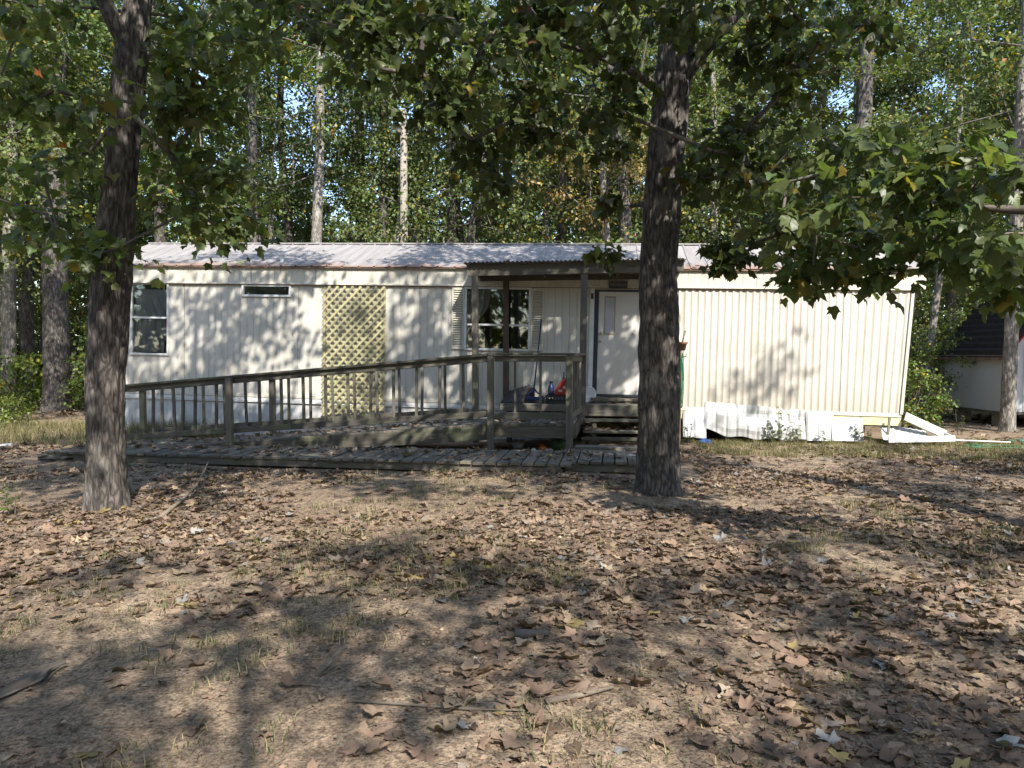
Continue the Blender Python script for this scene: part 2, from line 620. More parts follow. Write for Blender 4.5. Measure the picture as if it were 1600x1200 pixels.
th = R(1.26)
o = W(-.57, 0, .848)
MT = Matrix(((TU[0] * math.cos(th), TV[0], TU[0] * math.sin(th), o.x),
             (TU[1] * math.cos(th), TV[1], TU[1] * math.sin(th), o.y),
             (-math.sin(th), 0, math.cos(th), o.z), (0, 0, 0, 1)))
home = empty('mobile_home', M=MT, label='long cream metal mobile home with low grey roof behind the ramp', cat='mobile home')
LEN, DEP, WH, EH = 15.265, 3.8, 2.15, 2.45


def tp(name, me, mat, parent=None, **k):
    return put(name, me, mat, parent or home, MT, **k)


def tbox(name, x0, x1, y0, y1, z0, z1, mat, parent=None, c=.003):
    Mx = MT @ Matrix.Translation(((x0 + x1) / 2, (y0 + y1) / 2, (z0 + z1) / 2))
    return put(name, cbox(x1 - x0, y1 - y0, z1 - z0, mat, c), mat, parent or home, Mx)


OPEN = [(.767, 1.57, .73, 2.145), (3.117, 4.10, 1.91, 2.127), (7.53, 8.75, .965, 2.12), (9.90, 10.92, .17, 2.09)]


def rib_profile(x0, x1, period, groove, depth, shape):
    xs = []
    k = math.floor(x0 / period)
    while k * period < x1 + period:
        b = k * period
        if shape == 'groove': pts = [(0, 0), (groove * .5, depth), (groove, 0)]
        else: pts = [(0, 0), (period * .10, -depth * .35), (period * .22, -depth * .9), (period * .32, -depth), (period * .42, -depth * .9), (period * .54, -depth * .35), (period * .64, 0), (period * .80, .003)]
        for dx, dy in pts:
            if x0 < b + dx < x1: xs.append((b + dx, dy))
        k += 1
    return xs


def yoff(prof, x):
    return float(np.interp(x, [p[0] for p in prof], [p[1] for p in prof])) if prof else 0.0


def sheet(x0, x1, z0, z1, prof, y=0.0, holes=(), slant=0.0):
    xs = {round(x0, 4), round(x1, 4)} | {round(p[0], 4) for p in prof}
    for h in holes:
        for q in h[:2]:
            if x0 < q < x1: xs.add(round(q, 4))
    xs = sorted(xs)
    V = []; F = []
    def P(x, z):
        V.append((x + slant * (x - x0) / (x1 - x0) * z, y + yoff(prof, x), z)); return len(V) - 1
    for a, b in zip(xs[:-1], xs[1:]):
        m = (a + b) / 2
        iv = [(z0, z1)]
        for h in holes:
            if h[0] < m < h[1]:
                nv = []
                for p, q in iv:
                    if h[2] > p: nv.append((p, min(q, h[2])))
                    if h[3] < q: nv.append((max(p, h[3]), q))
                iv = [t for t in nv if t[1] - t[0] > 1e-4]
        for p, q in iv:
            F.append([P(a, p), P(b, p), P(b, q), P(a, q)])
    return mesh('sheet', V, F)


# siding, panel by panel
pb = [0, .70, 1.9, 3.05, 4.25, 5.45, 6.65, 7.45, 8.95, 9.85, 11.0, 11.42]
for a, b in zip(pb[:-1], pb[1:]):
    g = random.uniform(-.0025, .0025)
    tp('siding_panel', sheet(a + .002, b - .002, 0, WH, rib_profile(a, b, .1333, .020, .010, 'groove'), g, OPEN), M['cream_l'])
pb2 = [11.42, 12.36, 13.30, 14.24, LEN]
for i, (a, b) in enumerate(zip(pb2[:-1], pb2[1:])):
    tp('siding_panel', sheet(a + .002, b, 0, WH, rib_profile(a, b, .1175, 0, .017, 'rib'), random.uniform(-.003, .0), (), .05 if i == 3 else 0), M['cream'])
scr = MB()
for x in np.arange(11.55, 15.2, .235):
    for z in (.05, 1.62):
        zx = x + .05 * z * max(0, (x - 14.24) / 1.02)
        scr.box(zx - .007, zx + .007, -.012, .004, z - .007, z + .007, .002)
tp('screws', scr.mesh('screws'), M['rust'], kind='stuff')
tbox('corner_trim', -.012, .05, -.014, .05, 0, WH, M['fascia'])
ct = MB(); ct.beam((LEN - .01, -.012, 0), (LEN + .05 * WH - .01, -.012, WH), .05, .06, (0, 1, 0)); tp('corner_trim', ct.mesh('corner_trim'), M['fascia'])
# end walls, back wall, floor, inner partition: closed shell, inside coloured dark for unlit rooms
tp('end_wall', mesh('end', [(0, .01, 0), (0, DEP, 0), (0, DEP, EH), (0, DEP / 2, 3.16), (0, .01, EH)], [[0, 1, 2, 3, 4]]), M['cream_l'])
e1 = LEN + .10
tp('end_wall', mesh('end', [(LEN - .02, .01, 0), (LEN - .02, DEP, 0), (e1 + .1, DEP, EH), (e1 + .12, DEP / 2, 3.16), (e1 + .1, .01, EH)], [[4, 3, 2, 1, 0]]), M['cream'])
tp('back_wall', sheet(0, LEN, 0, EH, [], DEP), M['cream_l'])
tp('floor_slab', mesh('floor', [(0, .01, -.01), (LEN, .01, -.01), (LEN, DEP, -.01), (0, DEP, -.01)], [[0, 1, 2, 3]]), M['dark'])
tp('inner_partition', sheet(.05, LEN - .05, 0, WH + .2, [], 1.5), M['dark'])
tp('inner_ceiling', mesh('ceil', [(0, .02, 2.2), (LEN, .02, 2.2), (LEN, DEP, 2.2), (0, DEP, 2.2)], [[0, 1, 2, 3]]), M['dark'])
# fascia strip, drip edge, gutter edge
fx = [-.06, 1.6, 3.3, 5.0, 6.7, 8.3, 10.0, 11.42, 12.9, 14.3, 15.56]
for a, b in zip(fx[:-1], fx[1:]):
    sm = a < 11
    tp('fascia_panel', sheet(a + .002, b - .001, WH + .015, EH, rib_profile(a, b, .118, .014, .008, 'groove'), -.035 + random.uniform(-.002, .002)), M['fascia'])
tbox('drip_edge', -.06, 15.40, -.06, .0, WH - .012, WH + .018, M['fascia'])
tbox('drip_seam', -.06, 15.38, -.046, -.0, WH - .024, WH - .0125, M['rust'])
tbox('gutter_edge', -.10, 15.60, -.085, -.03, EH, EH + .03, M['rust'])
tbox('soffit', LEN + .09, 15.56, -.03, DEP, WH + .02, WH + .06, M['fascia'])
tbox('end_fascia', 15.53, 15.565, -.03, DEP, WH + .06, EH, M['fascia'])
# roof sheets with standing ribs
sl = (3.19 - EH - .03) / (DEP / 2 + .1)


def roof_sheet(a, b, back):
    V = []; F = []
    xs = [(a, 0)]
    x = a + .02
    while x < b - .03:
        xs += [(x, 0), (x + .012, .018), (x + .03, .018), (x + .042, 0)]
        x += .30
    xs.append((b, 0))
    ys = np.linspace(-.10, DEP / 2, 6)
    for y in ys:
        sag = -.012 * math.sin((y + .1) / 2.0 * math.pi) * random.uniform(.3, 1.2)
        for x, h in xs:
            V.append((x, y if not back else DEP - y, EH + .03 + (y + .1) * sl + h + sag + .005 * math.sin(x * 3.1)))
    n = len(xs)
    for j in range(len(ys) - 1):
        for i in range(n - 1):
            q = [j * n + i, j * n + i + 1, (j + 1) * n + i + 1, (j + 1) * n + i]
            F.append(q if not back else q[::-1])
    return mesh('roof_sheet', V, F)


rx = np.linspace(-.1, 15.60, 18)
for a, b in zip(rx[:-1], rx[1:]):
    tp('roof_panel', roof_sheet(a, b + .005, False), M['roof'])
    tp('roof_panel', roof_sheet(a, b + .005, True), M['roof'])
rc = MB(); rc.beam((-.1, DEP / 2, 3.195), (15.6, DEP / 2, 3.195), .16, .03); tp('ridge_cap', rc.mesh('ridge'), M['roof'])
vp = MB().lathe([(.04, 0), (.04, .16), (.06, .16), (.06, .2), (.03, .21)], 10, (3.75, .35, 2.58)); tp('vent_pipe', vp.mesh('vent'), M['white_trim'])
# bottom rails
tbox('bottom_rail', 0, LEN, -.022, .03, -.05, .012, M['fascia'])
tbox('sill_beam', 11.3, LEN, -.006, .06, -.20, -.051, M['beamy'])
tbox('sill_beam', 0, 11.3, .03, .09, -.20, -.051, M['beamy'])
for x in (1.5, 4.5, 7.5, 10.5, 13.2):
    tbox('chassis_beam', x, x + .12, .1, DEP - .1, -.35, -.2, M['rust'])
for y in (.9, 2.9):
    tbox('chassis_beam', .3, LEN - .3, y, y + .1, -.42, -.2, M['rust'])
for x in (1.2, 3.8, 6.4, 9.0, 11.6, 14.0):
    for y in (.95, 2.95):
        zz = -(.848 - .022 * x)
        tbox('support_block', x, x + .4, y - .15, y + .25, zz - .05, -.42, M['block'])


def gz_local(x):
    p = MT @ Vector((x, 0, 0))
    return float(ground_z(p.x, p.y)) - p.z


# left skirting panels and rails
sx = [0, .95, 1.9, 2.85, 3.8, 4.75, 5.7, 6.65, 7.6, 8.55, 9.6]
for a, b in zip(sx[:-1], sx[1:]):
    zb = min(gz_local(a), gz_local(b)) - .05
    g = random.uniform(-.004, .004)
    tp('skirting_panel', sheet(a + .003, b - .003, zb, -.13, rib_profile(a, b, .19, .016, .006, 'groove'), .012 + g), M['white'])
tbox('skirting_rail', 0, 9.6, -.012, .02, -.125, -.055, M['white_trim'])
tbox('skirting_rail', 0, 9.6, -.020, .01, -.150, -.130, M['white_trim'])


# windows
def window(x0, x1, z0, z1, mid, name='window', fw=.03):
    f = MB()
    f.box(x0 - .012, x0 + fw, -.035, .02, z0 - .012, z1 + .012); f.box(x1 - fw, x1 + .012, -.035, .02, z0 - .012, z1 + .012)
    f.box(x0 + fw, x1 - fw, -.033, .02, z0 - .012, z0 + fw); f.box(x0 + fw, x1 - fw, -.033, .02, z1 - fw, z1 + .012)
    w = tp(name, f.mesh('window'), M['white_trim'])
    if mid:
        q = MB().box(x0 + fw, x1 - fw, -.030, .012, mid - .018, mid + .018)
        put('sash_rail', q.mesh('rail'), M['white_trim'], w, MT)
        spans = ((z0 + fw, mid - .018), (mid + .018, z1 - fw))
    else:
        spans = ((z0 + fw, z1 - fw),)
    for i, (a, b) in enumerate(spans):
        y = -.004 + .012 * (1 - i)
        g = MB().box(x0 + fw, x1 - fw, y, y + .004, a, b, .0005)
        put('pane', g.mesh('pane'), M['glass'], w, MT)
    return w


def drape(x0, x1, z0, z1, y, amp, k, skew=0.0, pinch=None):
    nx, nz = 60, 24
    V = []; F = []
    for j in range(nz + 1):
        t = j / nz
        for i in range(nx + 1):
            q = i / nx
            a, b = x0, x1
            if pinch:
                c, wd, tz = pinch
                f = math.exp(-((t - tz) / .22) ** 2)
                a = a + (c - wd - a) * f; b = b + (c + wd - b) * f
            x = a + (b - a) * q
            ph = k * q + skew * t * 3
            V.append((x, y + amp * math.sin(ph) + amp * .5 * math.sin(ph * 2.3 + 4 * t) + .3 * amp * math.sin(7 * t + 9 * q), z0 + (z1 - z0) * t))
    for j in range(nz):
        for i in range(nx):
            p = j * (nx + 1) + i
            F.append([p, p + 1, p + nx + 2, p + nx + 1])
    return mesh('drape', V, F, True)


w1 = window(.767, 1.57, .73, 2.145, 1.46)
put('curtain', drape(.80, 1.56, 1.48, 2.02, .055, .022, 22, 1.2), M['curtain'], w1, MT)
put('curtain', drape(.80, 1.45, .78, 1.44, .06, .024, 24, -1.6), M['curtain'], w1, MT)
put('flower_cloth', drape(1.44, 1.56, 1.0, 1.44, .07, .02, 8), M['pink'], w1, MT)
w2 = window(3.117, 4.10, 1.91, 2.127, None, 'vent_window')
put('insect_screen', MB().box(3.15, 4.07, .014, .018, 1.945, 2.09, .0005).mesh('screen'), M['black'], w2, MT)
w3 = window(7.53, 8.75, .965, 2.12, 1.43)
put('curtain', drape(7.56, 7.98, 1.0, 2.08, .05, .018, 14, .5, (7.66, .10, .40)), M['curtain_w'], w3, MT)
# shutters
for x0, x1 in ((7.275, 7.515), (8.765, 9.005)):
    s = MB()
    z0, z1 = .965, 2.115
    s.box(x0, x0 + .03, -.035, -.004, z0, z1); s.box(x1 - .03, x1, -.035, -.004, z0, z1)
    s.box(x0 + .03, x1 - .03, -.034, -.004, z0, z0 + .05); s.box(x0 + .03, x1 - .03, -.034, -.004, z1 - .05, z1)
    sh = tp('shutter', s.mesh('shutter'), M['fascia'])
    n = 24
    for i in range(n):
        z = z0 + .05 + (i + .5) * (z1 - z0 - .1) / n
        Mx = MT @ Matrix.Translation(((x0 + x1) / 2, -.018, z)) @ Matrix.Rotation(R(38), 4, 'X')
        put('slat', cbox(x1 - x0 - .062, .034, .007, M['fascia'], .001), M['fascia'], sh, Mx)
# door
dr = tbox('door', 10.0, 10.87, -.012, .03, .205, 2.065, M['door'])
tbox('jamb', 9.925, 9.995, -.030, .04, .17, 2.10, M['navy'])
tbox('jamb', 10.875, 10.93, -.030, .04, .17, 2.10, M['navy'])
tbox('jamb', 9.996, 10.874, -.028, .04, 2.068, 2.10, M['navy'])
tbox('threshold', 9.996, 10.874, -.05, .04, .165, .20, M['navy'])
tbox('door_casing', 9.84, 9.922, -.032, .01, .15, 2.13, M['white_trim'])
f = MB(); f.box(10.105, 10.125, -.024, -.010, 1.29, 1.985); f.box(10.285, 10.305, -.024, -.010, 1.29, 1.985)
f.box(10.125, 10.285, -.023, -.010, 1.29, 1.315); f.box(10.125, 10.285, -.023, -.010, 1.96, 1.985)
put('window_frame', f.mesh('frame'), M['tan'], dr, MT)
put('pane', MB().box(10.125, 10.285, -.0165, -.0135, 1.315, 1.96, .0005).mesh('pane'), M['curtain'], dr, MT)
for z in (1.308, 1.165):
    kn = MB().lathe([(.028, 0), (.028, .008), (.012, .012), (.012, .03), (.026, .04), (.028, .055), (.018, .066)], 14)
    put('knob', kn.mesh('knob', True), M['brass'], dr, MT @ Matrix.Translation((10.05, -.012, z)) @ Matrix.Rotation(R(90), 4, 'X'))
put('peephole', MB().lathe([(.02, 0), (.02, .008), (.01, .012)], 12).mesh('peep'), M['brass'], dr, MT @ Matrix.Translation((10.63, -.012, 1.31)) @ Matrix.Rotation(R(90), 4, 'X'))
tbox('door_step', 9.9, 10.95, -.24, -.052, .10, .145, M['wood'])
tbox('porch_light', 9.86, 9.90, -.09, -.033, 1.93, 2.03, M['black'])

# sign above the door
sg = empty('door_sign', M=MT @ Matrix.Translation((10.34, -.075, 2.19)), label='small black name plate with grey capital letters above the door', cat='sign')
put('plate', cbox(.33, .012, .145, M['sign'], .004), M['sign'], sg, WM[sg.name].copy())
tc = bpy.data.curves.new('lettering', 'FONT'); tc.body = 'MICHIGAN'; tc.size = .075; tc.align_x = 'CENTER'; tc.align_y = 'CENTER'; tc.extrude = .002
to = bpy.data.objects.new('lettering_curve', tc); col.objects.link(to)
bpy.context.view_layer.update()
lm = bpy.data.meshes.new_from_object(to.evaluated_get(bpy.context.evaluated_depsgraph_get()))
bpy.data.objects.remove(to); lm.materials.clear()
wd = max(v.co.x for v in lm.vertices) - min(v.co.x for v in lm.vertices)
for v in lm.vertices: v.co.x *= .29 / wd; v.co.y *= 1.05
put('lettering', lm, M['letter'], sg, WM[sg.name] @ Matrix.Translation((0, -.009, -.005)) @ Matrix.Rotation(R(90), 4, 'X'))
put('border', MB().box(-.15, .15, -.0085, -.0062, .048, .056, .0005).mesh('border'), M['letter'], sg, WM[sg.name].copy())

# lattice panel on the wall
lt = empty('lattice_panel', M=MT @ Matrix.Translation((4.77, -.03, -.37)), label='yellowed wooden lattice panel fixed to the wall behind the ramp', cat='lattice')
LW, LH = 1.24, 2.48
for layer in (0, 1):
    c = -LH if layer == 0 else 0
    while c < (LW if layer == 0 else LW + LH):
        if layer == 0:      # rising to the right: z = x - c
            a0, a1 = max(0, c), min(LW, LH + c)
            p0, p1 = (a0, a0 - c), (a1, a1 - c)
        else:               # falling: z = c - x
            a0, a1 = max(0, c - LH), min(LW, c)
            p0, p1 = (a0, c - a0), (a1, c - a1)
        if a1 - a0 > .05:
            y = -.034 if layer == 0 else -.022
            board('slat', WM[lt.name] @ Vector((p0[0], y, p0[1])), WM[lt.name] @ Vector((p1[0], y, p1[1])), .040, .009, M['lattice'], lt, up=MT.to_3x3() @ Vector((0, -1, 0)), c=.0015)
        c += .152
for x in (.03, LW - .03):
    board('batten', WM[lt.name] @ Vector((x, -.008, 0)), WM[lt.name] @ Vector((x, -.008, LH)), .04, .015, M['lattice'], lt, up=MT.to_3x3() @ Vector((0, -1, 0)))

# ------------------------------------------------------------------ porch, ramp, boardwalk (level, along the home)
porch = empty('porch', W(8.6, .8, 0), label='grey weathered wooden porch with flat roof in front of the door', cat='porch')
UW = Vector((TU[0], TU[1], 0)); VW = Vector((TV[0], TV[1], 0))
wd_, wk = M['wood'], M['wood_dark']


def post(name, s, off, z0, z1, w, mat, parent, lean=0.0):
    return board(name, W(s, off, z0), W(s + lean, off, z1), w, w, mat, parent, up=VW, c=.006)


# lower deck
for i in range(9):
    s0 = 7.86 + i * .142
    board('deck_board', W(s0 + .07, .62, .452), W(s0 + .07, 2.17, .452), .136, .038, wd_, porch, warp=.008)
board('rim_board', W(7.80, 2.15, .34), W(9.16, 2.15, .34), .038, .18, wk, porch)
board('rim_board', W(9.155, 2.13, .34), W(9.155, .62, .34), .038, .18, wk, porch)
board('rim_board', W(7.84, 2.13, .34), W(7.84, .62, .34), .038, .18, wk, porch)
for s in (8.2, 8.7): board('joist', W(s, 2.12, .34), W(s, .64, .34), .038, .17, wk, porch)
# upper landing in front of the door
for i in range(5):
    off = .09 + i * .125
    board('deck_board', W(7.75, off, .66), W(10.62, off, .66), .12, .036, wd_, porch, warp=.006)
board('rim_board', W(7.75, .66, .60), W(9.14, .66, .60), .036, .085, M['wood_walk'], porch)
board('rim_board', W(9.22, .665, .575), W(10.62, .665, .575), .038, .19, wd_, porch)
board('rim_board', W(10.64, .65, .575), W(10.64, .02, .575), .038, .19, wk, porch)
for s in (7.9, 9.3, 10.5): board('leg', W(s, .55, 0), W(s, .55, .64), .09, .09, wk, porch, up=VW)
# near posts, rails, balusters
post('post', 7.84, 2.21, -.1, 1.535, .098, wd_, porch)
post('post', 9.07, 2.21, -.1, 1.535, .105, wd_, porch)
board('rail_cap', W(7.80, 2.2, 1.556), W(9.14, 2.2, 1.556), .14, .038, wk, porch)
board('rail', W(7.90, 2.2, 1.485), W(9.01, 2.2, 1.485), .038, .09, wd_, porch)
board('bottom_rail', W(7.90, 2.2, .60), W(9.01, 2.2, .60), .038, .10, wd_, porch)
for s in (8.22, 8.62): board('baluster', W(s, 2.165, .56), W(s, 2.165, 1.5), .036, .036, wd_, porch, up=VW)
board('rail_cap', W(9.09, 2.12, 1.553), W(9.20, .60, 1.553), .14, .036, wk, porch)
board('rail', W(9.09, 2.14, 1.485), W(9.19, .70, 1.485), .038, .09, wd_, porch)
board('bottom_rail', W(9.09, 2.14, .60), W(9.19, .70, .60), .038, .10, wd_, porch)
for t in (.2, .42, .64, .84): board('baluster', W(9.10 + .09 * t, 2.1 - 1.4 * t, .56), W(9.10 + .09 * t, 2.1 - 1.4 * t, 1.5), .036, .036, wd_, porch, up=VW)
# roof posts, beams, rafters, metal
post('post', 7.31, .65, -.05, 2.935, .105, wd_, porch, -.01)
post('post', 9.20, .65, .30, 2.935, .115, wd_, porch, .03)
post('post', 10.72, .65, -.05, 2.935, .105, wd_, porch)
post('post', 7.78, .12, .66, 2.90, .10, M['wood_brown'], porch)
board('beam', W(7.16, .66, 3.032), W(10.92, .66, 3.06), .04, .19, wd_, porch)
board('beam', W(7.30, .10, 2.945), W(10.85, .10, 2.945), .04, .09, wk, porch)
for s in (7.22, 7.85, 8.5, 9.15, 9.8, 10.45, 10.86):
    board('rafter', W(s, .635, 3.06), W(s, .03, 3.0), .038, .12, M['wood_walk'] if s in (8.5, 9.8) else wk, porch)


def corr_sheet(s0, s1, n=9):
    V = []; F = []
    k = int((s1 - s0) / .019)
    for j, off in enumerate((.80, .4, -.02)):
        for i in range(k + 1):
            s = s0 + (s1 - s0) * i / k
            p = W(s, off, 3.168 - .035 * j / 2 * 1.0 + .014 * math.sin(2 * math.pi * s / .076))
            V.append(p)
    for j in range(2):
        for i in range(k):
            a = j * (k + 1) + i
            F.append([a, a + 1, a + k + 2, a + k + 1])
    return mesh('corrugated', V, F, True)


for s0, s1 in ((7.12, 8.1), (8.04, 9.02), (8.96, 9.94), (9.88, 10.96)):
    put('roof_sheet', corr_sheet(s0, s1), M['roof'], porch)
# steps below the landing
for k, (z, off) in enumerate(((.42, .80), (.255, 1.10))):
    board('step_tread', W(9.24, off, z), W(10.55, off, z), .26, .036, wd_, porch, warp=.01)
for s in (9.42, 10.35):
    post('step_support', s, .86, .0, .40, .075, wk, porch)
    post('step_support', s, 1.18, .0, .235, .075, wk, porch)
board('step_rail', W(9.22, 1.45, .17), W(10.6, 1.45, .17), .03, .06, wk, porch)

# ramp
rampo = empty('wheelchair_ramp', W(4.6, 1.6, 0), label='long sloping wooden ramp with two baluster railings along the home', cat='ramp')
RS = .0835


def rz(s): return max(.472 - RS * (7.84 - s), .03)


i = 0
s = 1.35
while s < 7.78:
    board('deck_board', W(s + .07, .98, rz(s + .07) - .02), W(s + .07, 2.17, rz(s + .07) - .02), .137, .036, wd_, rampo, up=(UW * -.083 + Vector((0, 0, 1))) if s > 2.6 else (0, 0, 1), warp=.01)
    s += .1435
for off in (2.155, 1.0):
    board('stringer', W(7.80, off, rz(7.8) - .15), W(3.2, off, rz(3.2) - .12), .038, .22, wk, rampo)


def railing(off, s0, s1, bal, posts, lo=0.0):
    top0, top1 = 1.571 - .084 * (7.84 - s0), 1.571 - .084 * (7.84 - s1)
    b0, b1 = .62 - .0735 * (7.84 - s0), .62 - .0735 * (7.84 - s1)
    m = (s0 + s1) / 2
    for a, b in ((s0, m), (m, s1)):
        ta, tb = [1.571 - .084 * (7.84 - q) for q in (a, b)]
        board('rail_cap', W(a, off, ta - .019), W(b, off, tb - .019), .14, .038, wk, rampo, warp=.01)
        board('rail', W(a, off - .0, ta - .085), W(b, off - .0, tb - .085), .038, .09, wd_, rampo)
        board('bottom_rail', W(a, off, .62 - .0735 * (7.84 - a)), W(b, off, .62 - .0735 * (7.84 - b)), .038, .095, wk, rampo)
    for q in bal:
        t = 1.571 - .084 * (7.84 - q); bz = .62 - .0735 * (7.84 - q)
        d = -.037 if off > 1.5 else .037
        ln = random.gauss(0, .007)
        board('baluster', W(q + ln, off + d, bz - .045), W(q - ln, off + d, t - .06), .043, .043, wd_ if random.random() < .6 else wk, rampo, up=VW)
    for q in posts:
        t = 1.571 - .084 * (7.84 - q)
        d = .065 if off > 1.5 else -.065
        post('post', q, off + d, -.1, t - .042, .094, wd_, rampo, random.uniform(-.01, .01))


railing(2.2, 1.30, 7.79, [2.095 + .3785 * k for k in range(15) if k != 4], [1.36, 3.52])
railing(1.0, .90, 7.25, [1.525 + .409 * k for k in range(14) if k != 5], [1.076, 3.625])

# boardwalk
walk = empty('boardwalk', W(5.2, 3.4, 0), label='low plank boardwalk on the ground in front of the ramp', cat='boardwalk')
s = 1.45; k = 0
while s < 9.08:
    f0, b0 = 3.80 + .036 * (s - 1) + random.uniform(-.02, .02), 2.98 - .035 * (s - 1)
    z = .115 + random.uniform(-.006, .006)
    board('plank', W(s + .07, b0, z), W(s + .07, f0, z - .003), .146, .036, M['wood_walk'], walk, warp=.012)
    s += .1655; k += 1
board('edge_beam', W(1.45, 3.72, .045), W(9.08, 4.02, .045), .09, .10, M['wood_walk'], walk)
board('edge_beam', W(1.45, 3.08, .045), W(9.08, 2.80, .045), .09, .10, wk, walk)
s = 9.12
while s < 10.25:
    z = .118 + random.uniform(-.006, .006)
    board('plank', W(s + .07, 2.55, z), W(s + .07, 3.86 + random.uniform(-.02, .02), z), .146, .036, M['wood_walk'], walk, warp=.012)
    s += .1655
board('edge_beam', W(9.1, 3.78, .045), W(10.30, 3.78, .045), .09, .10, M['wood_walk'], walk)
board('edge_beam', W(9.1, 2.65, .045), W(10.30, 2.65, .045), .09, .10, wk, walk)
lb = put('loose_plank', cbox(1.45, .26, .036, M['wood_walk']), None, None, axes(W(9.2, 2.45, .156), W(10.6, 2.45, .156))[0], 'wide grey plank lying across the boardwalk below the steps', 'plank')

# ------------------------------------------------------------------ things on the porch
ZP = .678                                        # top of the upper landing


def place(s, off, z, rot=0.0):
    return Matrix.Translation(W(s, off, z)) @ Matrix.Rotation(math.atan2(TU[1], TU[0]) + rot, 4, 'Z')


# push broom
bm_ = place(8.32, .36, ZP)
br = empty('push_broom', M=bm_, label='blue push broom leaning on the wall beside the shuttered window', cat='broom')
b = MB(); b.tube([(0, .0, .22), (.05, .12, .8), (.11, .26, 1.52)], [.013, .013, .013], 8); put('handle', b.mesh('handle', True), M['blue'], br, bm_)
b = MB(); b.box(-.20, .20, -.05, .03, .06, .115, .01); put('head', b.mesh('head'), M['blue'], br, bm_)
b = MB()
for sx_ in (-1, 1): b.tube([(sx_ * .17, -.01, .11), (sx_ * .06, 0, .19), (0, .01, .26)], [.014, .013, .02], 8)
put('brace', b.mesh('brace', True), M['blue'], br, bm_)
b = MB()
for k in range(40):
    x = -.19 + .38 * (k + .5) / 40
    b.beam((x, -.04 + .02 * (k % 3), .062), (x * 1.06, -.06 + .035 * (k % 3), .0), .011, .016)
put('bristles', b.mesh('bristles'), M['black'], br, bm_, kind='stuff')

# ridged mat draped over a box
mm = place(7.98, .36, ZP)
mat_o = empty('ridged_mat', M=mm, label='dark ridged rubber mat slumped by the window post on the porch', cat='mat')
V = []; F = []
nx, ny = 46, 12
for j in range(ny + 1):
    t = j / ny
    for i in range(nx + 1):
        q = i / nx
        rid = .016 * (1 if (i % 8) in (2, 3, 4, 5) else 0)
        V.append((-.24 + .40 * q + .10 * t, -.16 + .30 * t, .012 + .30 * (t ** .9) * (.62 + .38 * q) + rid))
for j in range(ny):
    for i in range(nx):
        a = j * (nx + 1) + i; F.append([a, a + 1, a + nx + 2, a + nx + 1])
n0 = len(V); V += [(v[0], v[1] + .01, max(.0, v[2] - .03)) for v in V]
F += [[q + n0 for q in f[::-1]] for f in list(F)]
for i in range(nx): F.append([i, n0 + i, n0 + i + 1, i + 1])
for j in range(ny):
    a = j * (nx + 1); F.append([a, a + nx + 1, n0 + a + nx + 1, n0 + a]); a += nx; F.append([a, n0 + a, n0 + a + nx + 1, a + nx + 1])
put('sheet', mesh('mat', V, F), M['mat'], mat_o, mm)
bx_ = place(8.17, .16, ZP)
put('dark_box', MB().box(-.14, .14, -.08, .08, 0, .27, .008).box(-.145, .145, -.085, .085, .225, .24, .002).mesh('box'), M['mat'], None, bx_, 'dark brown box behind the ridged mat on the porch', 'box')
# crate, gas can, bottles
cm = place(8.80, .36, ZP)
cr = empty('plastic_crate', M=cm, label='low black plastic crate under the red fuel can', cat='crate')
b = MB()
CW, CD, CH = .25, .17, .15
b.box(-CW, CW, -CD, CD, 0, .012)
put('base', b.mesh('base'), M['black'], cr, cm)
b = MB()
for y in (-CD, CD):
    b.box(-CW, CW, y - .008, y + .008, CH - .035, CH); b.box(-CW, CW, y - .0075, y + .0075, .0125, .05)
    for k in range(9):
        x = -CW + .02 + k * (2 * CW - .04) / 8; b.box(x - .011, x + .011, y - .007, y + .007, .05, CH - .035)
for x in (-CW, CW):
    b.box(x - .008, x + .008, -CD + .009, CD - .009, CH - .035, CH); b.box(x - .0075, x + .0075, -CD + .009, CD - .009, .0125, .05)
    for k in range(6):
        y = -CD + .03 + k * (2 * CD - .06) / 5; b.box(x - .007, x + .007, y - .011, y + .011, .05, CH - .035)
put('wall', b.mesh('walls'), M['black'], cr, cm)
put('lid', MB().box(-CW + .01, CW - .01, -CD + .01, CD - .01, CH - .02, CH - .004).mesh('lid'), M['black'], cr, cm)
gm = place(8.88, .36, ZP + CH, .1)
gc = empty('fuel_can', M=gm, label='red plastic fuel can with black spout standing on the crate', cat='fuel can')
prof = [(-.19, 0), (.17, 0), (.185, .03), (.18, .17), (.12, .255), (.03, .285), (-.05, .27), (-.10, .20), (-.17, .09), (-.2, .03)]
V = []; F = []
for y, sc_ in ((-.10, .9), (-.085, 1), (.085, 1), (.10, .9)):
    for x, z in prof: V.append((x * sc_, y, .14 + (z - .14) * sc_))
n = len(prof)
for j in range(3):
    for i in range(n): F.append([j * n + i, j * n + (i + 1) % n, (j + 1) * n + (i + 1) % n, (j + 1) * n + i])
F.append(list(range(n))[::-1]); F.append([3 * n + i for i in range(n)])
put('body', mesh('can', V, F), M['red'], gc, gm)
put('spout', MB().lathe([(.03, 0), (.03, .03), (.016, .04), (.012, .14), (.009, .145)], 10, (-.02, 0, .268)).mesh('spout', True), M['black'], gc, gm)
put('handle', MB().tube([(.03, 0, .285), (.07, 0, .31), (.13, 0, .30), (.165, 0, .235)], [.014] * 4, 8).mesh('handle', True), M['red'], gc, gm)
b = MB(); b.box(-.12, -.05, -.104, -.100, .06, .10, .001); b.box(-.04, .06, -.104, -.100, .12, .155, .001); b.box(.01, .05, -.104, -.100, .08, .115, .001)
put('label_print', b.mesh('label'), M['label'], gc, gm)
jm = place(8.63, .33, ZP + CH)
jg = empty('spray_jug', M=jm, label='blue jug with black cap beside the red fuel can', cat='jug')
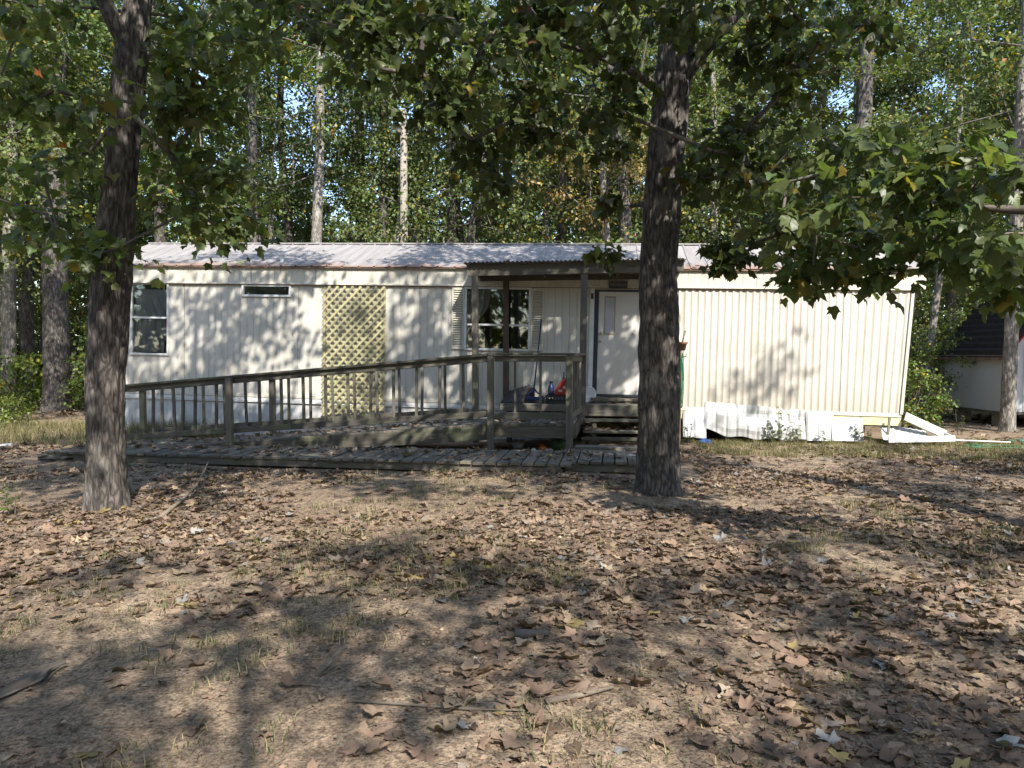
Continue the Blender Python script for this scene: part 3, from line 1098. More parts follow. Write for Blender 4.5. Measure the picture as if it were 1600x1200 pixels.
put('body', MB().lathe([(.055, 0), (.06, .02), (.06, .10), (.05, .15), (.025, .19), (.022, .21)], 16).mesh('jug', True), M['blue'], jg, jm)
put('cap', MB().lathe([(.03, .205), (.03, .235), (.02, .245)], 12).mesh('cap', True), M['black'], jg, jm)
put('label_print', MB().lathe([(.0605, .04), (.0612, .042), (.0612, .09), (.0605, .092)], 16).mesh('label', True), M['navy'], jg, jm)  # teal label coloured dark blue for the porch shade
bo = place(9.12, .45, ZP)
bt = empty('water_bottle', M=bo, label='clear blue bottle with white cap by the porch roof post', cat='bottle')
put('body', MB().lathe([(.032, 0), (.035, .01), (.035, .13), (.034, .16), (.018, .20), (.015, .215)], 14).mesh('bottle', True), plain('bottle_blue', (.10, .22, .30), .15), bt, bo)
put('band', MB().lathe([(.0355, .115), (.0365, .117), (.0365, .14), (.0355, .142)], 14).mesh('band', True), M['black'], bt, bo)
put('cap', MB().lathe([(.02, .21), (.02, .245), (.014, .25)], 12).mesh('cap', True), M['white_trim'], bt, bo)
lm_ = place(9.28, .10, ZP) @ Matrix.Translation((0, 0, .15)) @ Matrix.Rotation(R(78), 4, 'X')
put('pail_lid', MB().lathe([(.15, -.012), (.155, -.008), (.155, .006), (.14, .010), (.13, .004)], 24).mesh('lid', True), M['white_trim'], None, lm_, 'round white pail lid leaning on the wall beside the door', 'lid')

# scraps under the deck
def blob(name, s, off, r, squash, mat, label, cat, seed):
    n1, n2 = 12, 8
    V = []; F = []
    for j in range(n2 + 1):
        for i in range(n1):
            a = 2 * math.pi * i / n1; t = math.pi * j / n2
            d = 1 + .35 * float(vnoise(3 * math.cos(a) * math.sin(t) + seed, 3 * math.sin(a) * math.sin(t), 3 * math.cos(t), seed))
            V.append((r * d * math.sin(t) * math.cos(a), r * d * math.sin(t) * math.sin(a), r * squash * (1 - d * math.cos(t))))
    for j in range(n2):
        for i in range(n1):
            a, b_ = j * n1 + i, j * n1 + (i + 1) % n1
            F.append([a, b_, b_ + n1, a + n1])
    p = W(s, off, 0)
    put(name, mesh(name, V, F, True), mat, None, Matrix.Translation((p.x, p.y, float(ground_z(p.x, p.y)) - .01)), label, cat)


blob('plastic_scrap', 8.62, 1.9, .07, .9, M['orange'], 'orange crumpled plastic under the porch deck', 'scrap', 3)
blob('paper_scrap', 8.50, 2.05, .05, .8, M['white_trim'], 'small white crumpled paper under the porch deck', 'scrap', 5)
blob('tarp_scrap', 8.72, 2.35, .16, .25, M['bluelid'], 'flattened blue tarp scrap beside the boardwalk under the deck', 'tarp', 8)
blob('green_bag', 8.86, 1.75, .14, .85, plain('green_cloth', (.05, .09, .03), .8, var=.4), 'dark green bag heaped under the porch deck', 'bag', 9)
blob('stone', 8.22, 1.75, .10, .9, M['block'], 'brown rounded stone in the dark under the deck', 'stone', 12)

# hose post right of the large tree
hp = W(10.86, .42, 0)
HP = Matrix.Translation((hp.x, hp.y, 0))
hpst = empty('hose_post', M=HP, label='dark post with looped green hose beside the large trunk', cat='post')
put('post', MB().box(-.045, .045, -.045, .045, -.05, 1.62).mesh('post'), M['wood_brown'], hpst, HP)
pth = []
for k in range(70):
    a = k / 69 * 2 * math.pi * 3.0
    pth.append((.052 + .022 * math.cos(a) + .012 * math.sin(a * .37), -.055 - .01 * math.sin(a), 1.1 + .50 * math.sin(a) * (.8 + .2 * math.cos(a * .33))))
b = MB().tube(pth, [.008] * len(pth), 6); b.tube([(.05, -.03, 1.5), (.12, -.06, 1.52), (.125, -.06, 1.57)], [.01] * 3, 6)
put('hose', b.mesh('hose', True), M['green'], hpst, HP)
ptm = HP @ Matrix.Translation((.06, 0, 1.62))
pt = empty('clay_pot', M=ptm, label='brown pot holding a brush on top of the hose post', cat='pot')
put('body', MB().lathe([(.06, 0), (.085, .11), (.10, .115), (.105, .15), (.09, .15), (.075, .06)], 18).mesh('pot', True), M['pot'], pt, ptm)
put('brush', MB().beam((-.02, 0, .05), (.05, 0, .32), .03, .015).beam((.04, 0, .27), (.06, 0, .35), .045, .03).mesh('brush'), M['lattice'], pt, ptm)

# ------------------------------------------------------------------ loose skirting at the bare end of the home
def loose_panel(s0, s1, ztl, ztr, zbl, zbr, off_t, off_b, label, dents=0.0, seed=0, mat=None):
    """a ribbed white sheet standing on the ground and leaning on the wall"""
    n = max(8, int((s1 - s0) / .035)); m = 8
    V = []; F = []
    for j in range(m + 1):
        t = j / m
        for i in range(n + 1):
            q = i / n
            s = s0 + (s1 - s0) * q
            z = (zbl + (zbr - zbl) * q) * (1 - t) + (ztl + (ztr - ztl) * q) * t
            if dents > .1: z += .17 * math.exp(-q * 6) * (1 - t) + .02 * math.sin(q * 21) * (1 - t)
            off = off_b * (1 - t) + off_t * t - .022 * (1 if (i % 5) == 0 else 0) + dents * .35 * float(vnoise(q * 4, t * 3, seed))
            V.append(W(s + .02 * dents * math.sin(t * 3), off, z))
    for j in range(m):
        for i in range(n):
            a = j * (n + 1) + i; F.append([a, a + 1, a + n + 2, a + n + 1])
    me = mesh('skirting', V, F)
    ob = put('skirting_panel', me, mat or M['white'], None, None, label, 'skirting', 'loose white skirting sheets')
    sd = ob.modifiers.new('thick', 'SOLIDIFY'); sd.thickness = .006
    return ob


loose_panel(10.98, 11.38, .53, .62, .08, .06, .06, .16, 'narrow leaning white skirting sheet nearest the large trunk', .05, 2)
loose_panel(11.37, 13.08, .71, .575, .07, .05, .04, .12, 'widest torn white skirting sheet with bent lower edge', .14, 5)
loose_panel(13.09, 13.55, .555, .55, .05, .05, .06, .17, 'upright white skirting sheet between the torn one and the tilted one', .03, 7)
loose_panel(13.50, 14.02, .46, .455, .06, .06, .09, .22, 'tilted low white skirting sheet at the gap in the skirting', .04, 9)
# collapsed frame at the end
fm = empty('collapsed_trim', W(15.0, .25, .08), label='collapsed cream trim frame lying at the end of the home', cat='frame')
g0 = .075
board('trim_board', W(14.72, .10, .49), W(15.38, .10, g0 + .10), .16, .03, M['fascia'], fm, up=(0.3, -1, .4))
board('trim_board', W(14.35, .40, g0 + .03), W(15.42, .36, g0 + .07), .10, .03, M['white_trim'], fm, up=(0, -1, .15))
board('trim_board', W(15.40, .36, g0 + .06), W(15.36, .08, g0 + .11), .03, .09, M['white_trim'], fm)
V = []; F = []
for j in range(7):
    for i in range(31):
        q, t = i / 30, j / 6
        p = W(14.30 + .75 * q + .1 * t, .30 - .45 * t, g0 + .02 + .24 * t * (1 - .5 * q) + (.014 if (i % 4) == 0 else 0))
        V.append(p)
for j in range(6):
    for i in range(30):
        a = j * 31 + i; F.append([a, a + 1, a + 32, a + 31])
put('ribbed_sheet', mesh('sheet', V, F), M['white'], fm)
board('strut', W(14.42, .16, g0), W(14.46, .12, .47), .04, .03, M['wood_walk'], fm, up=VW)
wb_ = W(16.0, .1, .06)
put('white_strip', cbox(.9, .05, .02, M['white_trim']), None, None, axes(W(15.6, .05, .085), W(16.4, .0, .06))[0], 'thin white strip lying on the grass beyond the fallen frame', 'strip')

# ------------------------------------------------------------------ shed
SX0, SX1, SY0, SY1 = 10.72, 13.9, 16.2, 18.45
shed = empty('storage_shed', ((SX0 + SX1) / 2, (SY0 + SY1) / 2, 0), label='small white shed with dark gambrel roof raised on blocks', cat='shed')
b = MB(); b.box(SX0, SX1, SY0, SY1, .235, .30, .004); put('floor_frame', b.mesh('floor'), M['wood_dark'], shed)
zt = 1.56
put('wall', MB().box(SX0, SX0 + .03, SY0 + .032, SY1 - .032, .302, zt).mesh('wall'), M['shed_white'], shed)
put('wall', MB().box(SX1 - .03, SX1, SY0 + .032, SY1 - .032, .302, zt).mesh('wall'), M['shed_white'], shed)
G = [(SX0, zt), (SX0 + .82, 2.62), ((SX0 + SX1) / 2, 3.05), (SX1 - .82, 2.62), (SX1, zt)]
for y0 in (SY0, SY1 - .03):
    pts = [(SX0, .302), (SX1, .302)] + G[::-1]
    V = [(x, y0, z) for x, z in pts] + [(x, y0 + .03, z) for x, z in pts]
    n = len(pts)
    F = [list(range(n)), [n + i for i in range(n)][::-1]] + [[i, n + i, n + (i + 1) % n, (i + 1) % n] for i in range(n)]
    put('gable_wall', mesh('gable', V, F), M['shed_white'], shed)
for k, x in enumerate(np.arange(SX0 + .4, SX1 - .1, .4)):
    put('batten', MB().box(x, x + .03, SY0 - .012, SY0 - .0005, .305, 1.75).mesh('batten'), M['shed_white'], shed)
Gp = [(SX0 - .10, zt - .10)] + G[1:4] + [(SX1 + .10, zt - .10)]
rf = None
for a, b_ in zip(Gp[:-1], Gp[1:]):
    d = Vector((b_[0] - a[0], 0, b_[1] - a[1])); nn = Vector((-d.z, 0, d.x)).normalized() * .05
    V = []
    for y in (SY0 - .12, SY1 + .12):
        for p in (a, b_):
            V += [(p[0], y, p[1] + .012), (p[0] + nn.x, y, p[1] + nn.z + .012)]
    put('roof_slope', mesh('slope', V, [[0, 1, 3, 2], [4, 6, 7, 5], [0, 4, 5, 1], [2, 3, 7, 6], [1, 5, 7, 3], [0, 2, 6, 4]]), M['shingle'], shed)
    # shingle courses
    Ls = d.length; nc = int(Ls / .17)
    for c in range(nc):
        t0 = c / nc
        p0 = Vector((a[0], 0, a[1])) + d * t0 + nn * 1.32; p1 = Vector((a[0], 0, a[1])) + d * (t0 + 1 / nc) + nn * 1.08
        cx, cz = (p0 + p1).x / 2, (p0 + p1).z / 2
        board('shingle_course', (cx, SY0 - .13, cz), (cx, SY1 + .13, cz), .17, .012, M['shingle'], shed, up=nn + d.normalized() * -.05, c=.002)
put('eave_trim', MB().box(SX0 - .125, SX0 - .10, SY0 - .12, SY1 + .12, zt - .13, zt - .02).mesh('trim'), M['rust'], shed)
for x in (SX0 + .15, SX0 + 1.5, SX1 - .3):
    for y in (SY0 + .25, SY1 - .55):
        z0 = float(ground_z(x, y))
        put('support_block', MB().box(x, x + .2, y, y + .4, z0 - .03, .232, .006).mesh('block'), M['block'], shed)
put('rake_trim', MB().beam((SX0 - .03, SY0 - .14, zt), (SX0 + .82, SY0 - .14, 2.64), .02, .10, (0, 1, 0)).mesh('rake'), M['red'], shed)

# utility pole behind the roof
up_ = at(632, 560, 23.0); UP = Matrix.Translation((up_[0], up_[1], 0))
pole = empty('utility_pole', M=UP, label='straight pale pole with a conduit rising behind the roof', cat='pole')
put('pole', MB().tube([(0, 0, -.2), (0, 0, 4), (.02, 0, 9)], [.135, .125, .105], 14).mesh('pole', True), M['pole'], pole, UP)
put('conduit', MB().tube([(-.17, -.05, 0), (-.17, -.05, 5.2)], [.03, .03], 8).mesh('conduit', True), plain('grey_conduit', (.4, .41, .42), .5, .3), pole, UP)

# ------------------------------------------------------------------ leaves, trees
def lobed(n_l=5, fold=.12, curl=0.0, jag=0.0, seed=0, w=1.0, bend=0.0):
    """unit palmate leaf: base at the origin, tip at y = 1"""
    half = [(.05, .02), (.30, -.05), (.52, .12), (.43, .25), (.62, .55), (.42, .56), (.27, .68), (.14, .84)]
    r = random.Random(seed)
    pts = [(0.0, 0.0)] + [(x * w * (1 + jag * r.uniform(-1, 1)), y * (1 + jag * r.uniform(-1, 1))) for x, y in half] + [(0.0, 1.0)] + \
          [(-x * w * (1 + jag * r.uniform(-1, 1)), y * (1 + jag * r.uniform(-1, 1))) for x, y in half[::-1]]
    V = [(0, .36, 0)] + [(x, y, 0) for x, y in pts]
    F = [[0, i + 1, (i + 1) % len(pts) + 1] for i in range(len(pts))]
    out = []
    for i, (x, y, z) in enumerate(V):
        d = math.hypot(x, y - .36)
        z = fold * abs(x) * 1.2 + curl * d * d + (jag * .9 * r.uniform(-1, 1) * d if i else 0) - bend * y * y
        out.append((x, y - curl * .12 * d, z))
    return np.array(out), np.array(F)


def star(fold=.12, curl=0.0, seed=0, bend=0.0):
    """cheaper lobed leaf, 8 triangles"""
    pts = [(0, 0), (.46, .05), (.42, .27), (.58, .56), (.30, .64), (0, 1), (-.26, .66), (-.55, .53), (-.42, .28), (-.48, .08)]
    V = [(0, .36, 0)] + [(x, y, 0) for x, y in pts]
    F = [[0, i + 1, (i + 1) % len(pts) + 1] for i in range(len(pts))]
    V = [(x, y, fold * abs(x) * 1.2 + curl * (x * x + (y - .36) ** 2) - bend * y * y) for x, y, z in V]
    return np.array(V), np.array(F)


def rhomb(fold=.15):
    V = np.array([(0, 0, 0), (.36, .45, fold * .4), (0, 1, -.08), (-.36, .45, fold * .4)])
    return V, np.array([[0, 1, 2], [0, 2, 3]])


def oval(fold=.1, curl=.2, seed=0):
    a = np.linspace(0, 2 * np.pi, 9)[:-1]
    V = [(0, .5, 0)] + [(.30 * math.sin(t), .5 - .5 * math.cos(t), 0) for t in a]
    V = [(x, y, fold * abs(x) * 2 + curl * (y - .5) ** 2) for x, y, z in V]
    return np.array(V), np.array([[0, i + 1, (i + 1) % 8 + 1] for i in range(8)])


def frames(dirs, nrm):
    y = dirs / (np.linalg.norm(dirs, axis=1)[:, None] + 1e-9)
    x = np.cross(y, nrm); x /= np.linalg.norm(x, axis=1)[:, None] + 1e-9
    z = np.cross(x, y)
    return x, y, z


def leaf_mesh(name, P, D, Nn, S, C, tmpls):
    """one mesh of many leaves: points, pointing directions, normals, sizes, colours"""
    x, y, z = frames(D, Nn)
    k = rng.integers(0, len(tmpls), len(P))
    Vs = []; Fs = []; Cs = []; base = 0
    for t, (TVv, TF) in enumerate(tmpls):
        m = k == t
        if not m.any(): continue
        n = int(m.sum())
        v = P[m][:, None, :] + S[m][:, None, None] * (TVv[None, :, 0:1] * x[m][:, None, :] + TVv[None, :, 1:2] * y[m][:, None, :] + TVv[None, :, 2:3] * z[m][:, None, :])
        f = TF[None] + (np.arange(n) * len(TVv))[:, None, None] + base
        Vs.append(v.reshape(-1, 3)); Fs.append(f.reshape(-1, 3)); Cs.append(np.repeat(C[m], len(TVv), axis=0)); base += n * len(TVv)
    return mesh(name, np.concatenate(Vs), np.concatenate(Fs), False, np.concatenate(Cs))


def green(n, base=(.098, .13, .046), yellow=.02, spread=.45):
    c = np.array(base)[None] * (1 + spread * rng.uniform(-1, 1, (n, 1)))
    c = c * (1 + .12 * rng.uniform(-1, 1, (n, 3)))
    warm = rng.random((n, 1)) ** 3
    c = c * (1 + warm * np.array([[.3, .18, -.05]]))
    w = rng.random(n)
    c[w < yellow] = np.array([.26, .20, .035]) * rng.uniform(.6, 1.2, ((w < yellow).sum(), 1))
    c[w < yellow * .06] = np.array([.25, .09, .03])
    return np.clip(c, .005, .8)


def clump_leaves(centres, radii, per, size, flat=.6, droop=.35):
    """leaves on little twigs round each clump centre"""
    n = len(centres)
    k = np.repeat(np.arange(n), per)
    m = len(k)
    d = rng.normal(size=(m, 3)); d /= np.linalg.norm(d, axis=1)[:, None]
    rr = radii[k] * (rng.random(m) ** .45)
    # group leaves along shared twigs
    tw = rng.integers(0, 9, m)
    td = rng.normal(size=(n, 9, 3)); td /= np.linalg.norm(td, axis=2)[:, :, None]
    dd = td[k, tw] * .8 + d * .42
    dd[:, 2] = dd[:, 2] * flat
    P = centres[k] + dd * rr[:, None]
    P[:, 2] -= droop * radii[k] * (rr / radii[k]) ** 2 * .6
    out = dd.copy(); out[:, 2] -= .45
    out += .45 * rng.normal(size=(m, 3))
    nn = np.tile(np.array([0, -.18, 1.0]), (m, 1)) + .55 * rng.normal(size=(m, 3))
    S = size * rng.uniform(.6, 1.25, m)
    return P, out, nn, S


def skeleton(root_pts, root_r, centres, tip_r=.006):
    """limbs that join every clump to the trunk: each clump hangs on the nearest node nearer the trunk"""
    nodes_ = [np.array(p) for p in root_pts]; parent = [-1] * len(nodes_)
    order = np.argsort([min(np.linalg.norm(c - p) for p in nodes_) for c in centres])
    for ci in order:
        c = centres[ci]
        A = np.array(nodes_)
        dv = c - A
        dist = np.linalg.norm(dv, axis=1) + .6 * np.clip(-dv[:, 2], 0, None)
        j = int(np.argmin(dist))
        a = A[j]; L = np.linalg.norm(c - a)
        prev = j
        k = max(1, int(L / .9))
        for q in range(1, k + 1):
            t = q / k
            p = a * (1 - t) + c * t
            p = p + np.array([0, 0, .10 * L * math.sin(math.pi * t)]) + (rng.normal(size=3) * .05 * L if q < k else 0)
            nodes_.append(p); parent.append(prev); prev = len(nodes_) - 1
    w = np.zeros(len(nodes_))
    w[len(root_pts):] = 1.0
    for i in range(len(nodes_) - 1, len(root_pts) - 1, -1):
        if parent[i] >= 0: w[parent[i]] += w[i] * .92
    segs = []
    for i in range(len(root_pts), len(nodes_)):
        pr = parent[i]
        ra = tip_r * math.sqrt(min(w[pr], 1e6)) if pr >= len(root_pts) else tip_r * math.sqrt(w[i]) * 1.25
        segs.append((nodes_[pr], nodes_[i], min(ra, root_r * .55), min(tip_r * math.sqrt(w[i]), root_r * .5)))
    return segs


def seg_mesh(name, segs, n=5):
    A = np.array([s[0] for s in segs]); B = np.array([s[1] for s in segs])
    ra = np.array([s[2] for s in segs]); rb = np.array([s[3] for s in segs])
    T = B - A; T /= np.linalg.norm(T, axis=1)[:, None] + 1e-9
    ref = np.where(np.abs(T[:, 2:3]) > .9, np.array([[1.0, 0, 0]]), np.array([[0, 0, 1.0]]))
    X = np.cross(T, ref); X /= np.linalg.norm(X, axis=1)[:, None] + 1e-9
    Y = np.cross(T, X)
    a = np.linspace(0, 2 * np.pi, n, endpoint=False)
    circ = np.cos(a)[None, :, None] * X[:, None, :] + np.sin(a)[None, :, None] * Y[:, None, :]
    V0 = A[:, None, :] + ra[:, None, None] * circ; V1 = B[:, None, :] + rb[:, None, None] * circ
    V = np.stack([V0, V1], 1).reshape(-1, 3)
    base = (np.arange(len(segs)) * 2 * n)[:, None]
    k = np.arange(n)[None]
    F = np.stack([base + k, base + (k + 1) % n, base + n + (k + 1) % n, base + n + k], -1).reshape(-1, 4)
    return mesh(name, V, F, True)


def bark_trunk(name, path, radii, nseg, nring, ridge, seed, flare=0.0, freq=7.0):
    """trunk with furrowed bark as real relief"""
    P = np.asarray(path, float); r = np.asarray(radii, float)
    L = np.concatenate([[0], np.cumsum(np.linalg.norm(np.diff(P, axis=0), axis=1))])
    t = np.linspace(0, L[-1], nring)
    # smooth the path
    Q = np.stack([np.interp(t, L, P[:, i]) for i in range(3)], 1); rr = np.interp(t, L, r)
    ker = np.ones(15) / 15
    pad = lambda a: np.convolve(np.pad(a, 7, mode='reflect', reflect_type='odd'), ker, 'valid')
    Q = np.stack([pad(Q[:, i]) for i in range(3)], 1); rr = pad(rr)
    a = np.linspace(0, 2 * np.pi, nseg, endpoint=False)
    T = np.gradient(Q, axis=0); T /= np.linalg.norm(T, axis=1)[:, None]
    B = np.cross(T, np.array([0, 1.0, 0])); B /= np.linalg.norm(B, axis=1)[:, None]
    Nn = np.cross(B, T)
    A2, T2 = np.meshgrid(a, t)
    cx, cy = np.cos(A2), np.sin(A2)
    f1 = fbm(cx * freq * .55 + seed, cy * freq * .55, T2 * 1.1, seed, 3)
    warp = .5 * vnoise(cx * 2, cy * 2, T2 * 2.2, seed + 5)
    rid = np.abs(vnoise(cx * freq + warp + seed, cy * freq + warp, T2 * 1.7, seed + 1))
    rid2 = np.abs(vnoise(cx * freq * 2.1 + warp, cy * freq * 2.1 + seed, T2 * 4.0, seed + 2))
    lump = vnoise(cx * 1.1, cy * 1.1, T2 * .8, seed + 3)
    rad = rr[:, None] * (1 + .06 * lump) + ridge * 1.25 * (np.minimum(rid * 2.2, 1) - .7) + ridge * .5 * (np.minimum(rid2 * 2, 1) - .6) + ridge * .25 * f1
    if flare:
        rad = rad + flare * np.exp(-T2 / .28) * (1 + .55 * np.sin(A2 * 4 + seed) + .25 * np.sin(A2 * 7 + 1))
    V = Q[:, None, :] + rad[:, :, None] * (cx[:, :, None] * B[:, None, :] + cy[:, :, None] * Nn[:, None, :])
    V = V.reshape(-1, 3)
    i = np.arange(nring * nseg).reshape(nring, nseg)
    j = np.roll(i, -1, axis=1)
    F = np.stack([i[:-1], i[1:], j[1:], j[:-1]], -1).reshape(-1, 4)
    return mesh(name, V, F, True)


LOBES = [lobed(fold=f_, curl=c_, jag=.13, seed=k, w=w_, bend=b_) for k, (f_, c_, w_, b_) in enumerate(((.12, -.25, 1, .2), (.28, .1, .85, .35), (.05, -.45, .95, .1), (.4, -.1, .7, .45)))]
STARS = [star(f_, c_, 0, b_) for f_, c_, b_ in ((.12, -.3, .2), (.3, .12, .4), (.05, -.5, .1), (.5, -.1, .3))]
RHOMB = [rhomb(.15), rhomb(.3), rhomb(-.1)]


def project(P):
    x, y, z = P[:, 0], P[:, 1], P[:, 2] - EYE
    c, s = math.cos(PITCH), math.sin(PITCH)
    d = c * y - s * z; h = s * y + c * z
    return 800 + FPX * x / np.maximum(d, .01), 600 - FPX * h / np.maximum(d, .01), d


_lt = {}


def single_leaf_mesh(mat, k, tint, kind):
    key = (mat.name, k, tint, kind)
    if key not in _lt:
        V, F = LOBES[k % 4] if kind == 'lobe' else kind
        _lt[key] = mesh('leaf', V, F, False, np.tile(np.array(tint)[None], (len(V), 1))); _lt[key].materials.append(mat)
    return _lt[key]


GREEN_T = [(.095, .13, .045), (.11, .14, .048), (.08, .115, .046), (.13, .155, .05), (.27, .22, .05)]


def make_crown(tree, P, D, Nn, S, mat, tmpls, singles=0, yellow=.02, base=(.10, .132, .047)):
    """crown mesh plus, for near trees, the leaves that show largest as objects of their own"""
    keep = np.ones(len(P), bool)
    cr = None
    if singles:
        px, py, d = project(P)
        vis = (px > 5) & (px < 1595) & (py > 5) & (py < 1195) & (d > 1)
        sc = np.where(vis, S / d, 0)
        ids = np.argsort(-sc)[:singles]; ids = ids[sc[ids] > 0]
        keep[ids] = False
    C = green(int(keep.sum()), base, yellow)
    cr = put('crown', leaf_mesh('crown', P[keep], D[keep], Nn[keep], S[keep], C, tmpls), mat, tree, kind='stuff')
    if singles:
        x, y, z = frames(D, Nn)
        for i in ids:
            t = GREEN_T[4] if random.random() < yellow else random.choice(GREEN_T[:4])
            Mx = Matrix(((x[i, 0], y[i, 0], z[i, 0], 0), (x[i, 1], y[i, 1], z[i, 1], 0), (x[i, 2], y[i, 2], z[i, 2], 0), (0, 0, 0, 1)))
            Mx = Matrix.Translation(P[i]) @ Mx @ Matrix.Scale(float(S[i]), 4)
            put('leaf', single_leaf_mesh(mat, random.randrange(4), t, 'lobe'), None, tree, Mx)
    return cr


def ellipsoid(n, c, r, hollow=.5, seed=None):
    d = rng.normal(size=(n, 3)); d /= np.linalg.norm(d, axis=1)[:, None]
    q = hollow + (1 - hollow) * rng.random(n) ** .6
    return np.array(c) + d * q[:, None] * np.array(r)


def region(spec):
    """clump centres from (px, py, spread px, distance, spread m, count)"""
    out = []
    for px, py, sp, spy, d, sd, n in spec:
        for _ in range(n):
            out.append(at(px + random.uniform(-1, 1) * sp, py + random.uniform(-1, 1) * spy, d + random.uniform(-1, 1) * sd))
    return np.array(out)


# --- left front tree
def gp(x, y): return float(ground_z(x, y))


def path_px(pts, d):
    return [at(px, py, d + dd) for px, py, dd in pts]


T1 = empty('shade_tree', (-4.09, 7.44, gp(-4.09, 7.44)), label='dark furrowed tree with forked trunk standing left of the ramp railing', cat='tree')
p1 = path_px([(167, 812, 0), (165, 700, 0), (164, 600, 0), (170, 500, 0), (178, 400, 0), (188, 280, 0), (197, 170, 0), (206, 80, 0)], 7.44)
p1 += [at(214, 20, 7.5), at(218, -60, 7.6), at(212, -200, 7.7), at(220, -420, 7.7), at(232, -700, 7.6)]
put('trunk', bark_trunk('trunk', p1, [.188, .176, .174, .182, .175, .155, .142, .15, .125, .115, .10, .075, .03], 88, 330, .021, 3, .032), M['bark'], T1)
p1b = [at(205, 78, 7.44), at(186, 48, 7.35), at(168, 15, 7.3), at(148, -40, 7.2), at(110, -140, 7.0), at(70, -300, 6.8)]
put('limb', bark_trunk('limb', p1b, [.10, .085, .075, .065, .05, .02], 28, 90, .010, 8), M['bark'], T1)
c1 = np.concatenate([
    ellipsoid(78, (-3.3, 6.9, 8.8), (2.6, 3.2, 2.6), .2), ellipsoid(74, (-2.4, 3.1, 7.7), (4.4, 3.2, 1.0), .1),  # flat forward clumps are unseen, added to shade ramp and yard
    region([(40, 60, 70, 70, 7.0, .9, 8), (390, 5, 130, 25, 7.4, .8, 6), (340, 50, 90, 60, 7.3, .9, 8), (310, 190, 75, 60, 7.4, .6, 8), (320, 320, 60, 45, 7.4, .4, 6),
            (70, 200, 80, 60, 7.0, .8, 6), (165, 395, 18, 14, 7.1, .1, 2), (40, 340, 60, 60, 7.8, .5, 5)])])
r1 = np.full(len(c1), .80); r1[152:] = .46
P_, D_, N_, S_ = clump_leaves(c1, r1, np.where(r1 > .6, 110, 52), .104)
make_crown(T1, P_, D_, N_, S_, M['leaf'], STARS, 260, .02)
put('branches', seg_mesh('branches', skeleton(p1[6:], .15, c1, .0075)), M['twig'], T1, kind='stuff')

# --- right front tree
T2 = empty('shade_tree', (1.64, 8.30, gp(1.64, 8.3)), label='large furrowed trunk standing before the door, nearest the steps', cat='tree')
p2 = path_px([(1028, 790, 0), (1029, 690, 0), (1031, 600, 0), (1029, 500, 0), (1029, 420, 0), (1034, 320, 0), (1041, 240, 0), (1050, 140, 0), (1057, 60, 0), (1062, 0, 0)], 8.32)
p2 += [at(1068, -120, 8.4), at(1060, -300, 8.4), at(1068, -560, 8.3), at(1070, -800, 8.3)]
put('trunk', bark_trunk('trunk', p2, [.235, .222, .222, .215, .205, .205, .198, .185, .185, .175, .155, .12, .08, .03], 96, 340, .022, 6, .05), M['bark'], T2)
lim = [([(1062, 300, 0), (1085, 282, -.1), (1115, 262, -.2), (1160, 255, -.4), (1215, 262, -.7)], [.075, .05, .042, .03, .02]),
       ([(1062, 130, 0), (1090, 95, -.1), (1125, 50, -.2), (1165, 10, -.3), (1230, -70, -.4)], [.085, .062, .055, .048, .03]),
       ([(1030, 140, 0), (990, 110, -.2), (900, 70, -.5), (800, 60, -.8), (680, 70, -1.0)], [.06, .045, .04, .03, .018]),
       ([(1040, 20, 0), (960, -40, -.2), (840, -70, -.6), (720, -60, -1.0)], [.07, .05, .04, .02]),
       ([(1022, 330, 0), (1005, 318, .1), (985, 322, .2)], [.05, .035, .015])]
for q, rr in lim:
    put('limb', bark_trunk('limb', path_px(q, 8.32), rr, 22, 60, .007, 4), M['bark'], T2)
c2 = np.concatenate([
    ellipsoid(125, (2.45, 7.7, 9.0), (2.7, 3.2, 2.8), .2), ellipsoid(34, (3.9, 7.0, 7.7), (1.05, 1.5, 1.2), .1), ellipsoid(64, (3.1, 3.0, 7.9), (3.3, 3.2, 1.0), .1),  # side and forward clumps are unseen, added to shade door and yard
    region([(560, 20, 110, 45, 6.6, .9, 7), (760, 30, 120, 50, 6.6, .9, 9), (930, 40, 90, 60, 6.9, .8, 7), (660, 0, 200, 25, 7.2, .8, 6), (1200, 0, 200, 30, 7.4, .8, 8), (640, 150, 80, 50, 6.8, .6, 4),
            (780, 170, 80, 60, 7.0, .6, 7), (730, 260, 60, 50, 7.2, .4, 4), (830, 240, 60, 40, 7.4, .4, 2), (960, 140, 60, 60, 7.3, .5, 4),
            (1150, 60, 80, 60, 7.6, .6, 7), (1160, 180, 70, 60, 7.8, .6, 6), (1130, 290, 70, 50, 7.8, .5, 5), (1190, 360, 80, 30, 7.4, .5, 5),
            (1270, 300, 80, 80, 7.0, .6, 6), (1300, 60, 90, 60, 7.4, .7, 6), (955, 240, 10, 10, 7.5, .1, 1), (950, 320, 8, 10, 7.6, .1, 1), (950, 392, 8, 14, 7.7, .1, 1), (1140, 400, 25, 14, 7.6, .2, 3)])])
r2 = np.full(len(c2), .66); r2[223:] = .44; r2[-6:] = .20
P_, D_, N_, S_ = clump_leaves(c2, r2, np.where(r2 > .6, 84, 50), .104)
make_crown(T2, P_, D_, N_, S_, M['leaf'], STARS, 290, .02)
put('branches', seg_mesh('branches', skeleton(p2[7:] + [at(q[-1][0], q[-1][1], 8.32 + q[-1][2]) for q, _ in lim[:4]], .15, c2, .0072)), M['twig'], T2, kind='stuff')

